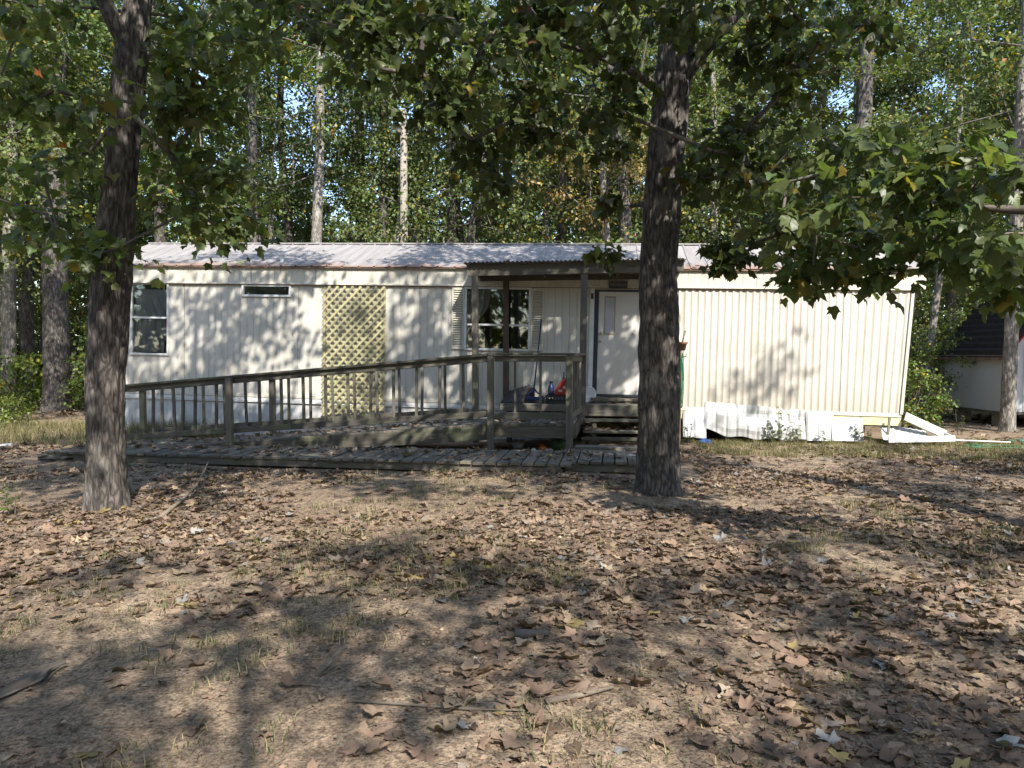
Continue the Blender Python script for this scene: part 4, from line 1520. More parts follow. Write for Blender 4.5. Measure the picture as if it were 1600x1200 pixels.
# --- tree just out of the frame whose bough hangs in at the right
T4 = empty('overhanging_tree', (6.3, 2.6, gp(6.3, 2.6)), label='broad-leaved bough hanging in from a tree beyond the picture edge', cat='tree')
p4 = [(6.3, 2.6, -.1), (6.35, 2.6, 1.5), (6.3, 2.7, 3.5), (6.4, 2.7, 5.5), (6.3, 2.6, 7.5), (6.3, 2.7, 10)]
put('trunk', bark_trunk('trunk', p4, [.2, .17, .16, .14, .11, .04], 48, 160, .014, 9, .05), M['bark'], T4)
bough = [(6.32, 2.65, 3.3), (5.3, 3.7, 3.35), tuple(at(1620, 365, 4.6)), tuple(at(1530, 330, 4.75)), tuple(at(1420, 290, 5.0)), tuple(at(1310, 265, 5.2))]
put('limb', bark_trunk('limb', bough, [.06, .045, .03, .02, .014, .006], 14, 60, .003, 2), M['twig'], T4)
c4 = np.concatenate([
    ellipsoid(48, (6.3, 2.4, 8.2), (2.7, 2.4, 2.2), .4), ellipsoid(7, (8.1, 3.4, 10.7), (1.0, .5, .5), .1),  # small high group is unseen, added to throw a soft shadow on the siding
    region([(1560, 310, 50, 60, 4.6, .25, 6), (1470, 280, 60, 55, 4.8, .25, 6), (1380, 260, 60, 50, 5.0, .25, 6), (1290, 270, 70, 60, 5.3, .3, 5),
            (1570, 410, 40, 40, 4.9, .25, 5), (1460, 390, 60, 35, 5.1, .3, 4), (1340, 385, 80, 30, 5.6, .3, 6), (1285, 435, 40, 18, 5.6, .2, 3), (1400, 420, 40, 15, 5.3, .2, 2)])])
r4 = np.full(len(c4), .6); r4[55:] = .27
P_, D_, N_, S_ = clump_leaves(c4, r4, 24, .112, .8, .5)
make_crown(T4, P_, D_, N_, S_, M['leaf'], LOBES, 300, .03, (.098, .132, .052))
put('branches', seg_mesh('branches', skeleton([np.array(q) for q in p4[3:]] + [np.array(q) for q in bough[2:]], .1, c4, .004)), M['twig'], T4, kind='stuff')

# --- trees behind the viewer that shade the yard (seen in the window panes and in the shadows)
def round_tree_meshes(seed, h, cr, cz, n, per, leaf, tm):
    c = ellipsoid(n, (0, 0, h * cz), cr, .3)
    P, D, Nn, S = clump_leaves(c, np.full(n, .80), per, leaf)
    me = leaf_mesh('crown', P, D, Nn, S, green(len(P)), tm)
    tp_ = [(0, 0, -.2), (.05, .03, h * .3), (-.04, .06, h * .6), (0, 0, h * .92)]
    tr_ = bark_trunk('trunk', tp_, [.15, .11, .06, .02], 24, 60, .010, seed, .04)
    br_ = seg_mesh('branches', skeleton([np.array(q) for q in tp_[1:]], .12, c, .0075))
    return me, tr_, br_


yard = round_tree_meshes(21, 11.5, (3.3, 3.3, 2.0), .70, 38, 250, .13, RHOMB)
labs = ['yard tree behind the viewer whose crown shades the bottom of the picture',
        'yard tree behind the viewer shading the dirt on the left',
        'yard tree behind the viewer shading the leaves on the right',
        'yard tree far behind the viewer in the middle of the clearing',
        'yard tree behind the viewer beyond the left picture edge',
        'yard tree behind the viewer nearest the overhanging bough']
for i, (x, y, sc_) in enumerate(((1.9, -5.0, .95), (-3.4, -4.2, .9), (7.0, -3.6, .95), (-.5, -9.5, 1.1), (-8.3, -2.2, 1.0), (10.5, .5, 1.0))):
    Mx = Matrix.Translation((x, y, gp(x, y))) @ Matrix.Rotation(i * 1.7, 4, 'Z') @ Matrix.Scale(sc_, 4)
    t = empty('yard_tree', M=Mx, label=labs[i], cat='tree', group='yard trees behind the viewer')
    put('crown', yard[0], M['leaf'], t, Mx, kind='stuff'); put('trunk', yard[1], M['bark_far'], t, Mx); put('branches', yard[2], M['twig'], t, Mx, kind='stuff')


def added_shade_tree(x, y, c, r, n, label):
    """an unseen tree added for the shade of its spreading crown"""
    t = empty('yard_tree', (x, y, gp(x, y)), label=label, cat='tree', group='yard trees behind the viewer')
    pts = [(x, y, -.15), (x, y + .1, 2.5), (x + (c[0] - x) * .25, y + (c[1] - y) * .25, 4.8), (x + (c[0] - x) * .6, y + (c[1] - y) * .6, c[2] - .8), tuple(c)]
    put('trunk', bark_trunk('trunk', pts, [.22, .18, .15, .10, .04], 28, 90, .014, 5, .05), M['bark'], t)
    cc = ellipsoid(n, c, r, .1)
    P, D, Nn, S = clump_leaves(cc, np.full(n, .72), 150, .125)
    put('crown', leaf_mesh('crown', P, D, Nn, S, green(len(P)), RHOMB), M['leaf'], t, kind='stuff')
    put('branches', seg_mesh('branches', skeleton([np.array(q) for q in pts[2:]], .12, cc, .007)), M['twig'], t, kind='stuff')


added_shade_tree(13.6, 10.6, (12.9, 11.6, 7.4), (3.0, 3.0, 2.2), 90, 'unseen tree added beyond the picture edge to shade the shed')  # out-of-view tree, added to darken the shed wall

# --- the wood behind
def forest_tree(seed, h, rad, lo, n, per, leaf, base):
    z = lo + (h - lo) * rng.random(n) ** .8
    prof = np.sin(np.clip((z - lo) / (h - lo), 0, 1) ** .7 * math.pi * .92 + .15)
    a = rng.random(n) * 2 * np.pi
    rr = rad * prof * (.25 + .75 * rng.random(n) ** .6)
    c = np.stack([rr * np.cos(a), rr * np.sin(a), z], 1)
    P, D, Nn, S = clump_leaves(c, rng.uniform(.55, 1.05, n), per, leaf, .55, .4)
    me = leaf_mesh('crown', P, D, Nn, S, green(len(P), base, .05, .45), RHOMB)
    w = rng.normal(size=(6, 2)) * .12
    tp_ = [(w[k, 0] * k * .4, w[k, 1] * k * .4, -.2 + h * k / 5.4) for k in range(6)]
    tr_ = bark_trunk('trunk', tp_, [.21, .17, .15, .12, .085, .03], 20, 70, .012, seed, .06, 5)
    br_ = seg_mesh('branches', skeleton([np.array(q) for q in tp_[1:]], .12, c, .008), 4)
    return me, tr_, br_


FT = [forest_tree(31, 17, 3.6, 4.5, 150, 150, .125, (.066, .088, .034)),
      forest_tree(32, 19, 4.0, 6.5, 150, 150, .125, (.057, .082, .034)),
      forest_tree(33, 14, 3.4, 2.8, 150, 145, .115, (.078, .100, .037)),
      forest_tree(34, 20, 3.2, 9.0, 110, 150, .13, (.062, .083, .035)),
      forest_tree(35, 9, 2.5, 1.2, 110, 130, .11, (.075, .098, .037))]


def plant_tree(k, x, y, sc_, rot, bark, label, group, name='forest_tree'):
    Mx = Matrix.Translation((x, y, gp(x, y))) @ Matrix.Rotation(rot, 4, 'Z') @ Matrix.Scale(sc_, 4)
    t = empty(name, M=Mx, label=label, cat='tree', group=group)
    put('crown', FT[k][0], M['leaf_far'], t, Mx, kind='stuff')
    o_ = put('trunk', FT[k][1], M['bark_far'], t, Mx)
    if bark is not M['bark_far']:
        o_.material_slots[0].link = 'OBJECT'; o_.material_slots[0].material = bark
    put('branches', FT[k][2], M['twig'], t, Mx, kind='stuff')
    return t


def feature_tree(name, px, d, w, top, lean, bark, label, limbs=0, crown=70, lo=5.0, base=(.068, .092, .027), flare=.03):
    """a trunk one can pick out in the photograph, with its own crown above"""
    b_ = at(px, 560, d); x, y = b_[0], b_[1]; z0 = gp(x, y)
    r = w / 2
    pts = [(x, y, z0 - .15), (x + lean * .3, y, z0 + top * .3), (x + lean * .55 + .05, y + .1, z0 + top * .55), (x + lean * .8, y, z0 + top * .8), (x + lean, y, z0 + top)]
    t = empty(name, (x, y, z0), label=label, cat='tree')
    put('trunk', bark_trunk('trunk', pts, [r * 1.1, r, r * .86, r * .6, r * .15], 28, 110, .012, int(px) % 50, flare, 5), bark, t)
    if crown:
        c = ellipsoid(crown, (x + lean * .8, y, z0 + top * .5 + lo * .5), (2.6, 2.4, (top - lo) * .5), .3)
        P, D, Nn, S = clump_leaves(c, np.full(crown, .75), 100, .12, .6, .4)
        put('crown', leaf_mesh('crown', P, D, Nn, S, green(len(P), base, .06, .4), RHOMB), M['leaf_far'], t, kind='stuff')
        put('branches', seg_mesh('branches', skeleton([np.array(q) for q in pts[2:]], .12, c, .008), 4), M['twig'], t, kind='stuff')
    return t


feature_tree('forest_tree', 12, 21.5, .37, 13, .3, M['bark_pale'], 'slim pale trunk nearest the picture edge in the wood', crown=45, lo=7)
feature_tree('forest_tree', 87, 21.0, .64, 17, .2, M['bark'], 'thick grey flared trunk in the wood left of the home', crown=60, lo=8, flare=.10)
feature_tree('forest_tree', 490, 22.0, .30, 15, .35, M['bark_pale'], 'mottled pale trunk rising behind the left half of the roof', crown=55, lo=7.5)
feature_tree('forest_tree', 597, 24.0, .30, 16, .1, M['bark_far'], 'dark slim trunk behind the roof just left of the pale pole', crown=55, lo=7)
feature_tree('forest_tree', 655, 24.5, .34, 16, -.1, M['bark_pale'], 'trunk behind the roof touching the pale pole on its right side', crown=50, lo=8)
feature_tree('forest_tree', 706, 23.5, .36, 16, -.1, M['bark_far'], 'brown trunk behind the roof above the porch', crown=55, lo=7.5)
feature_tree('forest_tree', 953, 22.5, .30, 9, -.3, M['bark_pale'], 'sunlit broken trunk with reddening leaves beside the large trunk', crown=26, lo=4.6, base=(.17, .13, .05))
feature_tree('forest_tree', 1335, 23.0, .55, 18, .3, M['bark_far'], 'stout straight trunk behind the far end of the roof', crown=75, lo=7)
feature_tree('forest_tree', 1440, 18.5, .17, 8, .9, M['bark_pale'], 'thin leaning trunk between the home and the shed', crown=30, lo=4.2, flare=0)
feature_tree('forest_tree', 345, 21.5, .16, 8, -.5, M['bark_pale'], 'thin crooked pale trunk behind the roof end by the forked tree', crown=24, lo=4.5, flare=0)
feature_tree('shed_tree', 1576, 15.3, .25, 12, .25, M['bark_pale'], 'slim trunk standing in front of the shed corner', crown=60, lo=4.6, flare=.04)

for px, d, w, bk, lb_ in ((545, 26.5, .15, 'bark_far', 'thin dark trunk deep in the wood between the mottled trunk and the dark slim one'), (880, 25.5, .34, 'bark_far', 'dark trunk in the shade behind the porch roof'),
                         (1118, 24.5, .26, 'bark_pale', 'pale trunk in the wood just right of the large front trunk'), (1275, 27, .17, 'bark_far', 'thin dark trunk left of the stout straight one'),
                         (425, 27.5, .20, 'bark_pale', 'pale slender trunk deep in the wood behind the vent window'), (255, 25, .2, 'bark_far', 'dark slender trunk behind the roof end next to the forked tree'),
                         (1205, 29, .24, 'bark_far', 'dark trunk deep in the wood halfway between the large trunk and the stout one'), (770, 28, .2, 'bark_pale', 'slender pale trunk deep in the wood above the porch window')):
    feature_tree('forest_tree', px, d, w, 15, random.uniform(-.4, .4), M[bk], lb_, crown=22, lo=8)
rt = random.Random(5)
spots = []
for ring, (y0, y1, n) in enumerate(((20.5, 24, 11), (25, 30, 17), (31, 38, 22), (39, 50, 28))):
    for i in range(n):
        y = rt.uniform(y0, y1)
        x = (-1 + 2 * (i + rt.uniform(.1, .9)) / n) * (y * .85 + 3)
        spots.append((x, y, ring))
for x, y, ring in spots:
    if -10 < x < 9 and y < 21.5: y += 1.6
    if 10 < x < 15 and y < 20.5: continue
    k = rt.choice((0, 2, 1, 4, 2) if ring < 2 else (0, 1, 4, 2))
    plant_tree(k, x, y, rt.uniform(.85, 1.2), rt.uniform(0, 6.28), M['bark_far'] if rt.random() < .85 else M['bark_pale'],
               'one of the many leafy trees filling the wood behind the home', 'leafy trees of the wood')
for x, y, k, sc_ in ((-19, 15, 0, .9), (-11.4, 14.4, 2, .8), (-16.5, 20, 2, .9), (14.5, 21, 2, .9), (17, 17, 0, .9), (16, 24, 1, 1)):
    plant_tree(k, x, y, sc_, x * 3.1, M['bark_far'], 'one of the many leafy trees filling the wood behind the home', 'leafy trees of the wood')


rb = random.Random(9)
for i in range(22):
    a = -1.35 + 2.7 * (i + rb.uniform(.2, .8)) / 22
    d = rb.uniform(17, 24) if i % 2 else rb.uniform(26, 34)
    plant_tree(rb.choice((0, 2, 4, 2)), d * math.sin(a) * 1.15, -d * math.cos(a) - 2, rb.uniform(.8, 1.0), rb.uniform(0, 6), M['bark_far'],
               'one of the trees edging the clearing behind the viewer', 'trees behind the clearing')


# understory
def shrub_mesh(n, r, h, per, leaf, base, seed):
    c = ellipsoid(n, (0, 0, h * .5), (r, r, h * .5), .3); c[:, 2] = np.maximum(c[:, 2], .15)
    P, D, Nn, S = clump_leaves(c, np.full(n, .34), per, leaf, .7, .2)
    P[:, 2] = np.maximum(P[:, 2], .02)
    me = leaf_mesh('foliage', P, D, Nn, S, green(len(P), base, .04, .45), RHOMB)
    st = [(np.array([0, 0, -.05]) + rng.normal(size=3) * .05, np.array([rng.normal() * r * .35, rng.normal() * r * .35, h * rng.uniform(.6, 1)]), .018, .006) for _ in range(7)]
    return me, seg_mesh('stem', st, 5)


SH = [shrub_mesh(34, .95, 1.9, 60, .10, (.062, .088, .024), 1), shrub_mesh(26, .7, 1.2, 55, .09, (.085, .115, .028), 2), shrub_mesh(44, 1.2, 3.0, 60, .10, (.055, .078, .024), 3)]


def shrub(k, x, y, sc_, label, group):
    Mx = Matrix.Translation((x, y, gp(x, y))) @ Matrix.Rotation(x * 7.3, 4, 'Z') @ Matrix.Scale(sc_, 4)
    t = empty('shrub', M=Mx, label=label, cat='shrub', group=group)
    put('foliage', SH[k][0], M['leaf_far'], t, Mx, kind='stuff'); put('stem', SH[k][1], M['twig'], t, Mx)


for i in range(110):
    y = rt.uniform(20.5, 38); x = rt.uniform(-1, 1) * (y * .8)
    if -9 < x < 8.5 and y < 20: continue
    shrub(rt.randrange(3), x, y, rt.uniform(.8, 1.5), 'one of the leafy bushes under the trees of the wood', 'bushes under the trees')
for x, y, k, sc_, lb_ in ((8.55, 15.9, 0, .75, 'loose leafy bush growing between the home and the shed'), (9.6, 17.6, 2, .8, 'tall bush in the shade at the shed corner'),
                          (-10.9, 16.2, 1, .6, 'low bush beside the thick flared trunk'), (-9.4, 18.5, 2, 1.0, 'tall dark bush behind the end of the home'),
                          (-6.9, 7.6, 1, .0, None)):
    if lb_: shrub(k, x, y, sc_, lb_, None)

# far wood
n = 8600
a = rng.uniform(-1.25, 1.25, n); d = rng.uniform(50, 64, n)
a[6200:] = rng.uniform(1.25, 5.03, n - 6200); d[6200:] = rng.uniform(38, 46, n - 6200)
fc = np.stack([d * np.sin(a), d * np.cos(a), rng.uniform(.3, 15, n) * (.45 + .55 * rng.random(n))], 1)
gap = (a > -.37) & (a < -.06)
fc[~gap, 2] *= 1.5
fc[:, 2] += ground_z(fc[:, 0], fc[:, 1])
P_, D_, N_, S_ = clump_leaves(fc, rng.uniform(.9, 1.7, n), 16, .5, .7, .3)
S_[6200 * 16:] *= 1.7
put('far_forest', leaf_mesh('far_forest', P_, D_, N_, S_, green(len(P_), (.06, .085, .028), .04, .4), RHOMB), M['leaf_far'], label='distant leafy wood closing the view between the trunks', cat='forest', kind='stuff')

# ------------------------------------------------------------------ weeds, grass, leaf litter
def weed(x, y, h, n, label, col_=(.10, .14, .035)):
    z0 = gp(x, y)
    segs = []; P = []; D = []; S = []
    for q in range(3):
        a = rng.random() * 6.28; b0 = np.array([x + .04 * math.cos(a), y + .04 * math.sin(a), z0])
        tip = b0 + np.array([.10 * h * math.cos(a), .10 * h * math.sin(a), h * rng.uniform(.65, 1.0)])
        segs.append((b0, tip, .006, .002))
        m = n // 3
        t = rng.uniform(.15, 1, m)
        P.append(b0 + (tip - b0) * t[:, None]); aa = rng.random(m) * 6.28
        D.append(np.stack([np.cos(aa), np.sin(aa), rng.uniform(-.2, .5, m)], 1)); S.append(rng.uniform(.05, .10, m) * (1.2 - t * .6))
    t_ = empty('weed', (x, y, z0), label=label, cat='weed', group='weeds by the skirting')
    P, D, S = np.concatenate(P), np.concatenate(D), np.concatenate(S)
    put('foliage', leaf_mesh('foliage', P, D, np.tile([0, 0, 1.0], (len(P), 1)) + .3 * rng.normal(size=(len(P), 3)), S, green(len(P), col_, .05), RHOMB), M['leaf'], t_, kind='stuff')
    put('stem', seg_mesh('stem', segs, 5), M['twig'], t_)


for px, d, h, lb_ in ((1222, 12.95, .75, 'tallest spindly weed in front of the torn skirting'), (1247, 12.9, .55, 'spindly weed just right of the tallest one at the skirting'),
                      (1207, 13.0, .45, 'short weed left of the tallest one at the skirting'), (1345, 12.75, .50, 'broad leafy weed at the gap by the tilted skirting sheet'),
                      (1362, 12.7, .35, 'small weed between the gap and the fallen frame'), (1290, 12.8, .28, 'low weed before the upright skirting sheet'),
                      (1075, 12.9, .45, 'weed growing at the foot of the hose post'), (1503, 14.5, .5, 'dry stalk standing on the grass before the shed'),
                      (15, 7.3, .30, 'bright green seedling at the left picture edge'), (425, 12.9, .5, 'curled weed behind the ramp railing by the lattice')):
    p = at(px, 560, d); weed(p[0], p[1], h, 44 if h > .3 else 30, lb_, (.13, .19, .04) if px == 15 else (.10, .14, .035))


def density(x, y):
    """how thick the leaves lie: thick drifts and bare trodden dirt"""
    v = .40 + .85 * fbm(x * .55 + 7, y * .55, 0, 21, 3) + .25 * vnoise(x * 1.9, y * 1.9, 0, 25)
    for cx, cy, rx_, ry_, a_ in ((-.9, 8.3, 1.3, 1.5, 1.3), (-2.0, 3.6, 1.2, .8, 1.3), (.9, 3.9, 1.0, .4, .6), (-2.6, 5.2, 1.4, .5, .5), (3.0, 5.6, 1.5, .35, .5), (4.5, 8.2, 1.6, .4, .4), (-1.0, 4.2, .7, .5, .5)):
        v = v - a_ * np.exp(-(((x - cx) / rx_) ** 2 + ((y - cy) / ry_) ** 2))
    v = v + .35 * np.exp(-((y - 9.4) / .8) ** 2) * (np.abs(x + 1) < 6)
    return np.clip(v, .035, 1)


def scatter(n, y0, y1, k=.80):
    u = rng.random(n)
    y = np.sqrt(y0 ** 2 + u * (y1 ** 2 - y0 ** 2))
    x = rng.uniform(-1, 1, n) * (y * k + .6)
    return x, y


def in_home(x, y, m=0.0):
    s = (x - TA[0]) * TU[0] + (y - TA[1]) * TU[1]; off = -((x - TA[0]) * TV[0] + (y - TA[1]) * TV[1])
    return (s > -.6 - m) & (s < 14.8 + m) & (off < .0 + m) & (off > -3.8 - m), s, off


DRY = np.array([(.25, .168, .12), (.30, .213, .15), (.20, .136, .10), (.36, .275, .185), (.15, .106, .08), (.28, .225, .18), (.31, .295, .28), (.34, .26, .11)])
DRYW = np.array([.23, .2, .22, .07, .15, .09, .025, .015])
LIT = [lobed(fold=f_, curl=c_, jag=j_, seed=s_, w=w_) for f_, c_, j_, s_, w_ in ((.3, .2, .18, 1, .9), (.1, .5, .22, 2, 1), (-.3, -.2, .25, 3, .8), (.6, .3, .26, 4, .6), (.05, .12, .18, 5, 1.0), (-.2, -.5, .26, 6, .8), (.15, -.15, .3, 7, .7))]
LITS = [star(.3, .4), star(-.2, -.4), star(.6, .3)]
OV = [oval(.3, .5), oval(-.2, .3), oval(.5, -.3), oval(.1, .1), lobed(fold=.3, curl=.4, jag=.45, seed=31, w=.55), lobed(fold=-.2, curl=.3, jag=.5, seed=33, w=.75)]


def litter(x, y, z, size, tilt=.27):
    n = len(x)
    a = rng.random(n) * 6.2832
    D = np.stack([np.cos(a), np.sin(a), rng.normal(size=n) * .13], 1)
    Nn = np.tile([0, 0, 1.0], (n, 1)) + tilt * rng.normal(size=(n, 3))
    Nn[rng.random(n) < .25] *= -1
    S = size * (.4 + .95 * rng.random(n) ** 1.3)
    P = np.stack([x, y, z + .002 + .016 * rng.random(n)], 1)
    C = DRY[rng.choice(len(DRY), n, p=DRYW / DRYW.sum())] * rng.uniform(.7, 1.15, (n, 1))
    return P, D, Nn, S, C


x, y = scatter(66000, 2.4, 12.5)
h_, s_, o_ = in_home(x, y)
on_walk = (s_ > .95) & (s_ < 10.9) & (o_ > 2.6) & (o_ < 4.1)
m = (rng.random(len(x)) < density(x, y) * 1.1) & ~h_ & ~((s_ > 1.3) & (s_ < 9.2) & (o_ > .9) & (o_ < 2.3) & (s_ > 3.2)) & ~on_walk
m &= (np.hypot(x + 4.09, y - 7.44) > .24) & (np.hypot(x - 1.64, y - 8.3) > .27)
x, y = x[m], y[m]
P_, D_, N_, S_, C_ = litter(x, y, ground_z(x, y), .084)
px, py, d = project(P_)
vis = (px > 0) & (px < 1600) & (py > 0) & (py < 1200)
big = np.argsort(-np.where(vis, S_ / d, 0))[:290]
keep = np.ones(len(x), bool); keep[big] = False
isov = rng.random(len(x)) < .34
a_ = keep & ~isov; b_ = keep & isov
put('leaf_litter', leaf_mesh('leaf_litter', P_[a_], D_[a_], N_[a_], S_[a_], C_[a_], LIT), M['dry'], label='brown fallen leaves drifted over the yard', cat='leaves', kind='stuff')
put('small_leaf_litter', leaf_mesh('small_leaf_litter', P_[b_], D_[b_], N_[b_], S_[b_] * .85, C_[b_], OV), M['dry'], label='small oval fallen leaves mixed in the drifts', cat='leaves', kind='stuff')
xx, yy, zz = frames(D_, N_)
LN = {0: 'rust brown', 1: 'tan brown', 2: 'dark brown', 3: 'pale tan', 4: 'very dark brown', 5: 'greyish tan', 6: 'silvery grey', 7: 'ochre yellow'}
for i in big:
    c = int(np.argmin(np.abs(DRY - C_[i]).sum(1)))
    tint = tuple(float(q) for q in DRY[c])
    Mx = Matrix(((xx[i, 0], yy[i, 0], zz[i, 0], 0), (xx[i, 1], yy[i, 1], zz[i, 1], 0), (xx[i, 2], yy[i, 2], zz[i, 2], 0), (0, 0, 0, 1)))
    Mx = Matrix.Translation(P_[i]) @ Mx @ Matrix.Scale(float(S_[i]), 4)
    tmpl = LIT[random.randrange(7)]
    key = ('dry', c, id(tmpl[0]))
    if key not in _lt:
        _lt[key] = mesh('fallen_leaf', tmpl[0], tmpl[1], False, np.tile(np.array(tint)[None], (len(tmpl[0]), 1))); _lt[key].materials.append(M['dry'])
    put('fallen_leaf', _lt[key], None, None, Mx, 'dry curled %s leaf lying on the dirt close to the viewer' % LN[c], 'leaf', '%s fallen leaves close to the viewer' % LN[c])
# crumbs of broken leaves on the dirt
x, y = scatter(90000, 2.3, 10.5)
cd_ = .10 + .45 * fbm(x * 1.3, y * 1.3, 0, 55, 3) + .55 * density(x, y)
h_, s_, o_ = in_home(x, y); m = (rng.random(len(x)) < np.clip(cd_, .08, 1)) & ~((o_ < 4.1) & (s_ > .9) & (s_ < 10.9))
x, y = x[m], y[m]
P_c, D_c, N_c, S_c, C_c = litter(x, y, ground_z(x, y) - .004, .026, .5)
C_c = C_c * rng.uniform(.5, 1.25, (len(x), 1))
put('leaf_crumbs', leaf_mesh('leaf_crumbs', P_c, D_c, N_c, S_c, C_c, RHOMB), M['dry'], label='crumbled bits of dry leaf scattered on the dirt', cat='leaves', kind='stuff')
# farther litter, and leaves on the boards and the porch roof
x, y = scatter(26000, 12.5, 26, .85)
h_, s_, o_ = in_home(x, y)
m = ~h_ & (rng.random(len(x)) < np.clip(density(x, y) * .8 - .5 * ((s_ > 10.5) & (o_ > 0)), .06, 1)) & ~((s_ > 1.3) & (s_ < 10.7) & (o_ > -.1) & (o_ < 2.3))
x, y = x[m], y[m]
P_, D_, N_, S_, C_ = litter(x, y, ground_z(x, y), .12)
put('far_leaf_litter', leaf_mesh('far_leaf_litter', P_, D_, N_, S_, C_, LITS), M['dry'], label='fallen leaves under the trees beyond the ramp', cat='leaves', kind='stuff')
L_ = []
for n_, s0, s1, o0, o1, zf in ((260, 1.4, 7.8, 1.05, 2.1, lambda s: np.maximum(.472 - RS * (7.84 - s), .03)), (70, 7.9, 9.1, .7, 2.1, lambda s: s * 0 + .472), (420, 1.5, 10.2, 2.95, 3.85, lambda s: s * 0 + .135),
                               (45, 7.2, 10.9, -.1, .78, lambda s: s * 0 + 3.165), (30, 7.9, 10.5, .1, .6, lambda s: s * 0 + .68), (50, 9.3, 10.5, .7, 1.2, lambda s: s * 0 + .28)):
    s = rng.uniform(s0, s1, n_); off = o0 + (o1 - o0) * rng.random(n_) ** 1.6
    q = TA[None] + TU[None] * s[:, None] - TV[None] * off[:, None]
    L_.append(litter(q[:, 0], q[:, 1], zf(s), .11))
cat_ = [np.concatenate([l[k] for l in L_]) for k in range(5)]
put('board_leaf_litter', leaf_mesh('board_leaf_litter', *cat_, LIT), M['dry'], label='fallen leaves lying on the ramp, porch and boardwalk', cat='leaves', kind='stuff')


# grass
def grass_at(x, y, h, per, col_, spread=.05):
    n = len(x) * per
    k = np.repeat(np.arange(len(x)), per)
    bx = x[k] + rng.normal(size=n) * spread; by = y[k] + rng.normal(size=n) * spread
    bz = ground_z(bx, by)
    a = rng.random(n) * 6.2832; hh = h[k] * rng.uniform(.45, 1.2, n); ln = rng.uniform(.4, 1.9, n) * hh
    dx, dy = np.cos(a), np.sin(a)
    w = .0016 + .0018 * rng.random(n)
    b0 = np.stack([bx - dy * w, by + dx * w, bz - .005], 1); b1 = np.stack([bx + dy * w, by - dx * w, bz - .005], 1)
    m0 = np.stack([bx + dx * ln * .35 - dy * w * .7, by + dy * ln * .35 + dx * w * .7, bz + hh * .7], 1); m1 = np.stack([bx + dx * ln * .35 + dy * w * .7, by + dy * ln * .35 - dx * w * .7, bz + hh * .7], 1)
    tp_ = np.stack([bx + dx * ln, by + dy * ln, bz + hh * .95], 1)
    V = np.stack([b0, b1, m1, m0, tp_], 1).reshape(-1, 3)
    base = (np.arange(n) * 5)[:, None]
    F = np.concatenate([base + np.array([[0, 1, 2]]), base + np.array([[0, 2, 3]]), base + np.array([[3, 2, 4]])])
    C = np.array(col_)[None] * rng.uniform(.6, 1.35, (n, 1)); dry = rng.random(n) < .5
    C[dry] = np.array([.34, .28, .15]) * rng.uniform(.6, 1.2, (dry.sum(), 1))
    return V, F, np.repeat(C, 5, axis=0)


x, y = scatter(9000, 2.6, 14); y0_ = y
gm_ = .5 + .8 * fbm(x * .7 + 31, y * .7, 0, 41, 3)
h_, s_, o_ = in_home(x, y)
m = (rng.random(len(x)) < np.clip((gm_ - .75) * 1.3, .006, .6)) & ~h_ & ~((s_ > .9) & (s_ < 10.9) & (o_ < 4.1))
x1, y1 = x[m], y[m]
xs_ = rng.uniform(3.2, 11.5, 1500); ys_ = 14.3 - .137 * xs_ - rng.random(1500) ** 1.3 * 2.2
xl = rng.uniform(-11, -6.3, 420); yl = rng.uniform(12.5, 16.5, 420)
xk = rng.uniform(-7.4, -5.6, 160); yk = 14.2 + rng.random(160) * .5
x = np.concatenate([x1, xs_, xl, xk]); y = np.concatenate([y1, ys_, yl, yk])
h = np.concatenate([np.full(len(x1), .06), np.full(1500, .09), np.full(420, .22), np.full(160, .3)]) * rng.uniform(.5, 1.3, len(x))
h_, s_, o_ = in_home(x, y); m = ~h_
V, F, C = grass_at(x[m], y[m], h[m], 22, (.105, .125, .05))
put('grass', mesh('grass', V, F, False, C), M['grass'], label='thin tufts of grass growing through the leaves', cat='grass', kind='stuff')

# twigs and straw on the dirt
segs = []
x, y = scatter(5200, 2.5, 9)
for q in range(len(x)):
    a = random.uniform(0, 6.28); L = random.uniform(.03, .16); z = gp(x[q], y[q]) + .006
    segs.append((np.array([x[q], y[q], z]), np.array([x[q] + L * math.cos(a), y[q] + L * math.sin(a), z + random.uniform(-.002, .012)]), random.uniform(.0009, .0022), .0008))
put('twig_litter', seg_mesh('twig_litter', segs, 4), M['deadwood'], label='dead twigs and straw scattered on the dirt', cat='twigs', kind='stuff')

# ------------------------------------------------------------------ small things on the ground
def stick(name, pts, r, label, cat, mat=None):
    P = np.array(pts, float)
    P[:, 2] += ground_z(P[:, 0], P[:, 1])
    V, F = tube_data(P, np.linspace(r, r * .45, len(P)), 8)
    V = V + (.25 * r) * np.stack([vnoise(V[:, 0] * 14, V[:, 1] * 14, V[:, 2] * 14, k) for k in (1, 2, 3)], 1)
    put(name, mesh(name, V, F, True), mat or M['deadwood'], None, None, label, cat)


stick('fallen_branch', [(-3.36, 7.05, .02), (-3.42, 7.6, .05), (-3.55, 8.3, .10), (-3.7, 8.9, .17), (-3.85, 9.4, .22)], .022, 'thin crooked dead branch on the leaves right of the forked tree', 'branch')
stick('stick', [(.15, 3.30, .015), (.32, 3.33, .02), (.47, 3.40, .02)], .016, 'short curved stick at the bottom of the picture', 'stick')
stick('stick', [(.02, 4.05, .02), (.2, 4.03, .03)], .03, 'stubby dark stick lying in the sun patch', 'stick', M['twig'])
stick('stick', [(-.75, 3.32, .01), (-.2, 3.24, .012), (.1, 3.22, .012)], .007, 'long thin straw coloured twig at the bottom of the picture', 'stick')


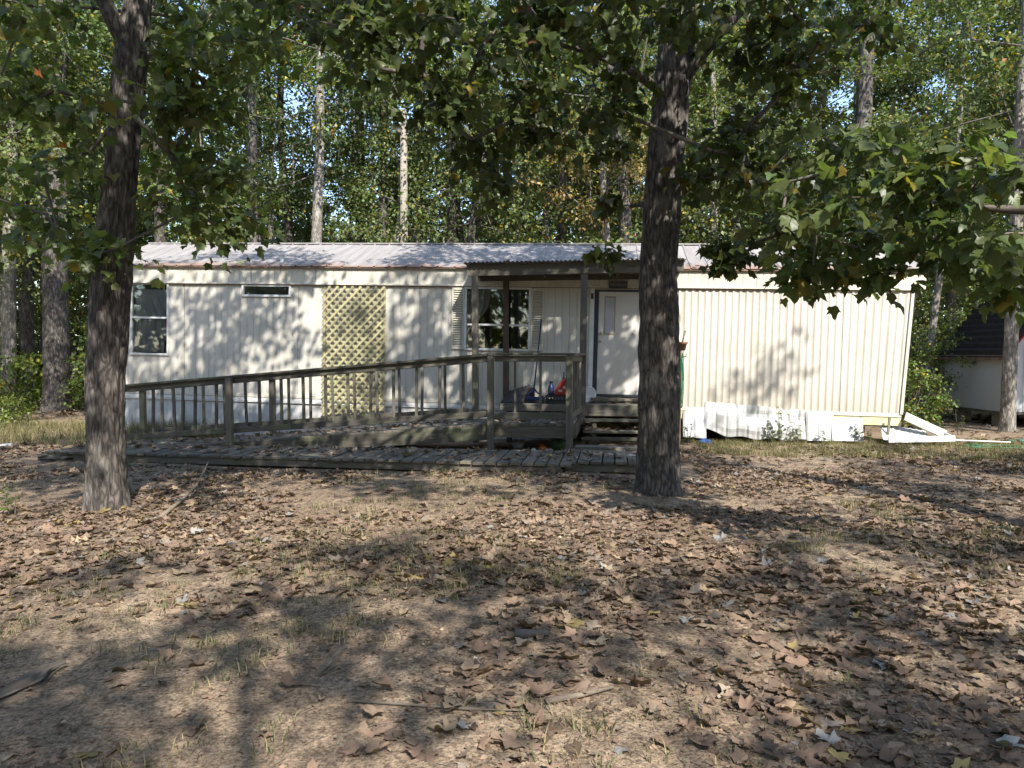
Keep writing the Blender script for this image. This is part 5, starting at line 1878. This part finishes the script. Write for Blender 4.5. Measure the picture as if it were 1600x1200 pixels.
def chunk(name, p, L, w, h, rot, label, seed, mat):
    n1, n2 = 40, 30
    V = []; F = []
    for i in range(n1 + 1):
        t = i / n1
        for j in range(n2):
            a = 2 * math.pi * j / n2
            r = (math.sin(math.pi * min(max(t, .06), .94)) ** .25) * (1 + .3 * float(vnoise(t * 4, seed, 2, 6)))
            rid = 1 + .30 * float(vnoise(t * 3, 3 * math.cos(a), 3 * math.sin(a), seed)) + .16 * math.sin(a * 7 + seed + 3 * t) - .45 * abs(float(vnoise(t * 1.5, 7 * math.cos(a), 7 * math.sin(a), seed + 8))) + .35 * float(vnoise(t * 9, 5 * math.cos(a), 5 * math.sin(a), seed + 3))
            V.append(((t - .5) * L, w * (r * rid * math.cos(a) + .9 * float(vnoise(t * 3.3, seed, 0, 4))), h * r * rid * math.sin(a)))
    for i in range(n1):
        for j in range(n2):
            a, b_ = i * n2 + j, i * n2 + (j + 1) % n2
            F.append([a, b_, b_ + n2, a + n2])
    F.append(list(range(n2))[::-1]); F.append([n1 * n2 + j for j in range(n2)])
    Mx = Matrix.Translation((p[0], p[1], gp(*p) + h * .25)) @ Matrix.Rotation(rot, 4, 'Z')
    put(name, mesh(name, V, F, False), mat, None, Mx, label, 'wood' if 'wood' in name else 'root')


chunk('rotten_wood', (-2.36, 3.42), .66, .06, .035, R(72), 'weathered chunk of rotten wood at the left picture edge', 2, M['deadwood'])
chunk('tree_root', (-.93, 3.75), .34, .028, .022, R(80), 'worn root showing through the bare dirt', 5, M['deadwood'])
for i, (px, d, L, lb_) in enumerate(((88, 10.9, .55, 'mossy log end lying left of the forked tree'), (122, 11.2, .5, 'mossy log piece touching the forked tree from behind'))):
    p = at(px, 600, d)
    chunk('rotten_wood', (p[0], p[1]), L, .12, .09, R(20 - 30 * i), lb_, 12 + i, M['wood_dark'])
# plastic lid, hoses, scrap at the left edge
p = at(1103, 684, 13.1)
put('plastic_dish', MB().lathe([(.11, 0), (.12, .004), (.12, .02), (.10, .022), (.095, .012)], 20).mesh('lid', True), M['bluelid'], None, Matrix.Translation((p[0], p[1], gp(p[0], p[1]) + .03)) @ Matrix.Rotation(R(9), 4, 'X'), 'bright blue plastic dish on the leaves below the skirting', 'dish')
pth = []
c0 = at(1545, 695, 12.5)
for k in range(90):
    a = k / 89 * 2 * math.pi * 2.6
    x_, y_ = c0[0] + (.42 + .05 * math.sin(a * .7)) * math.cos(a) + .10 * k / 89, c0[1] + .17 * math.sin(a) + .02 * math.sin(a * 3)
    pth.append((x_, y_, gp(x_, y_) + .02 + .02 * (k / 89)))
put('garden_hose', MB().tube(pth, [.012] * len(pth), 6).mesh('hose', True), M['green'], None, None, 'green garden hose coiled on the lit grass', 'hose')
p = at(1592, 688, 13.3)
put('tarp_scrap', MB().box(-.16, .16, -.10, .10, 0, .035, .012).box(-.05, .14, -.12, .04, .03, .05, .008).mesh('scrap'), M['teal'], None, Matrix.Translation((p[0], p[1], gp(p[0], p[1]) - .005)), 'teal plastic scrap on the grass at the picture edge', 'scrap')
p = at(6, 697, 12.6)
put('paper_scrap', MB().box(-.13, .13, -.06, .06, 0, .02, .008).box(-.02, .12, -.05, .05, .018, .035, .006).mesh('scrap'), M['white_trim'], None, Matrix.Translation((p[0], p[1], gp(p[0], p[1]))) @ Matrix.Rotation(.3, 4, 'Z'), 'white scrap on the leaves at the left picture edge', 'scrap')
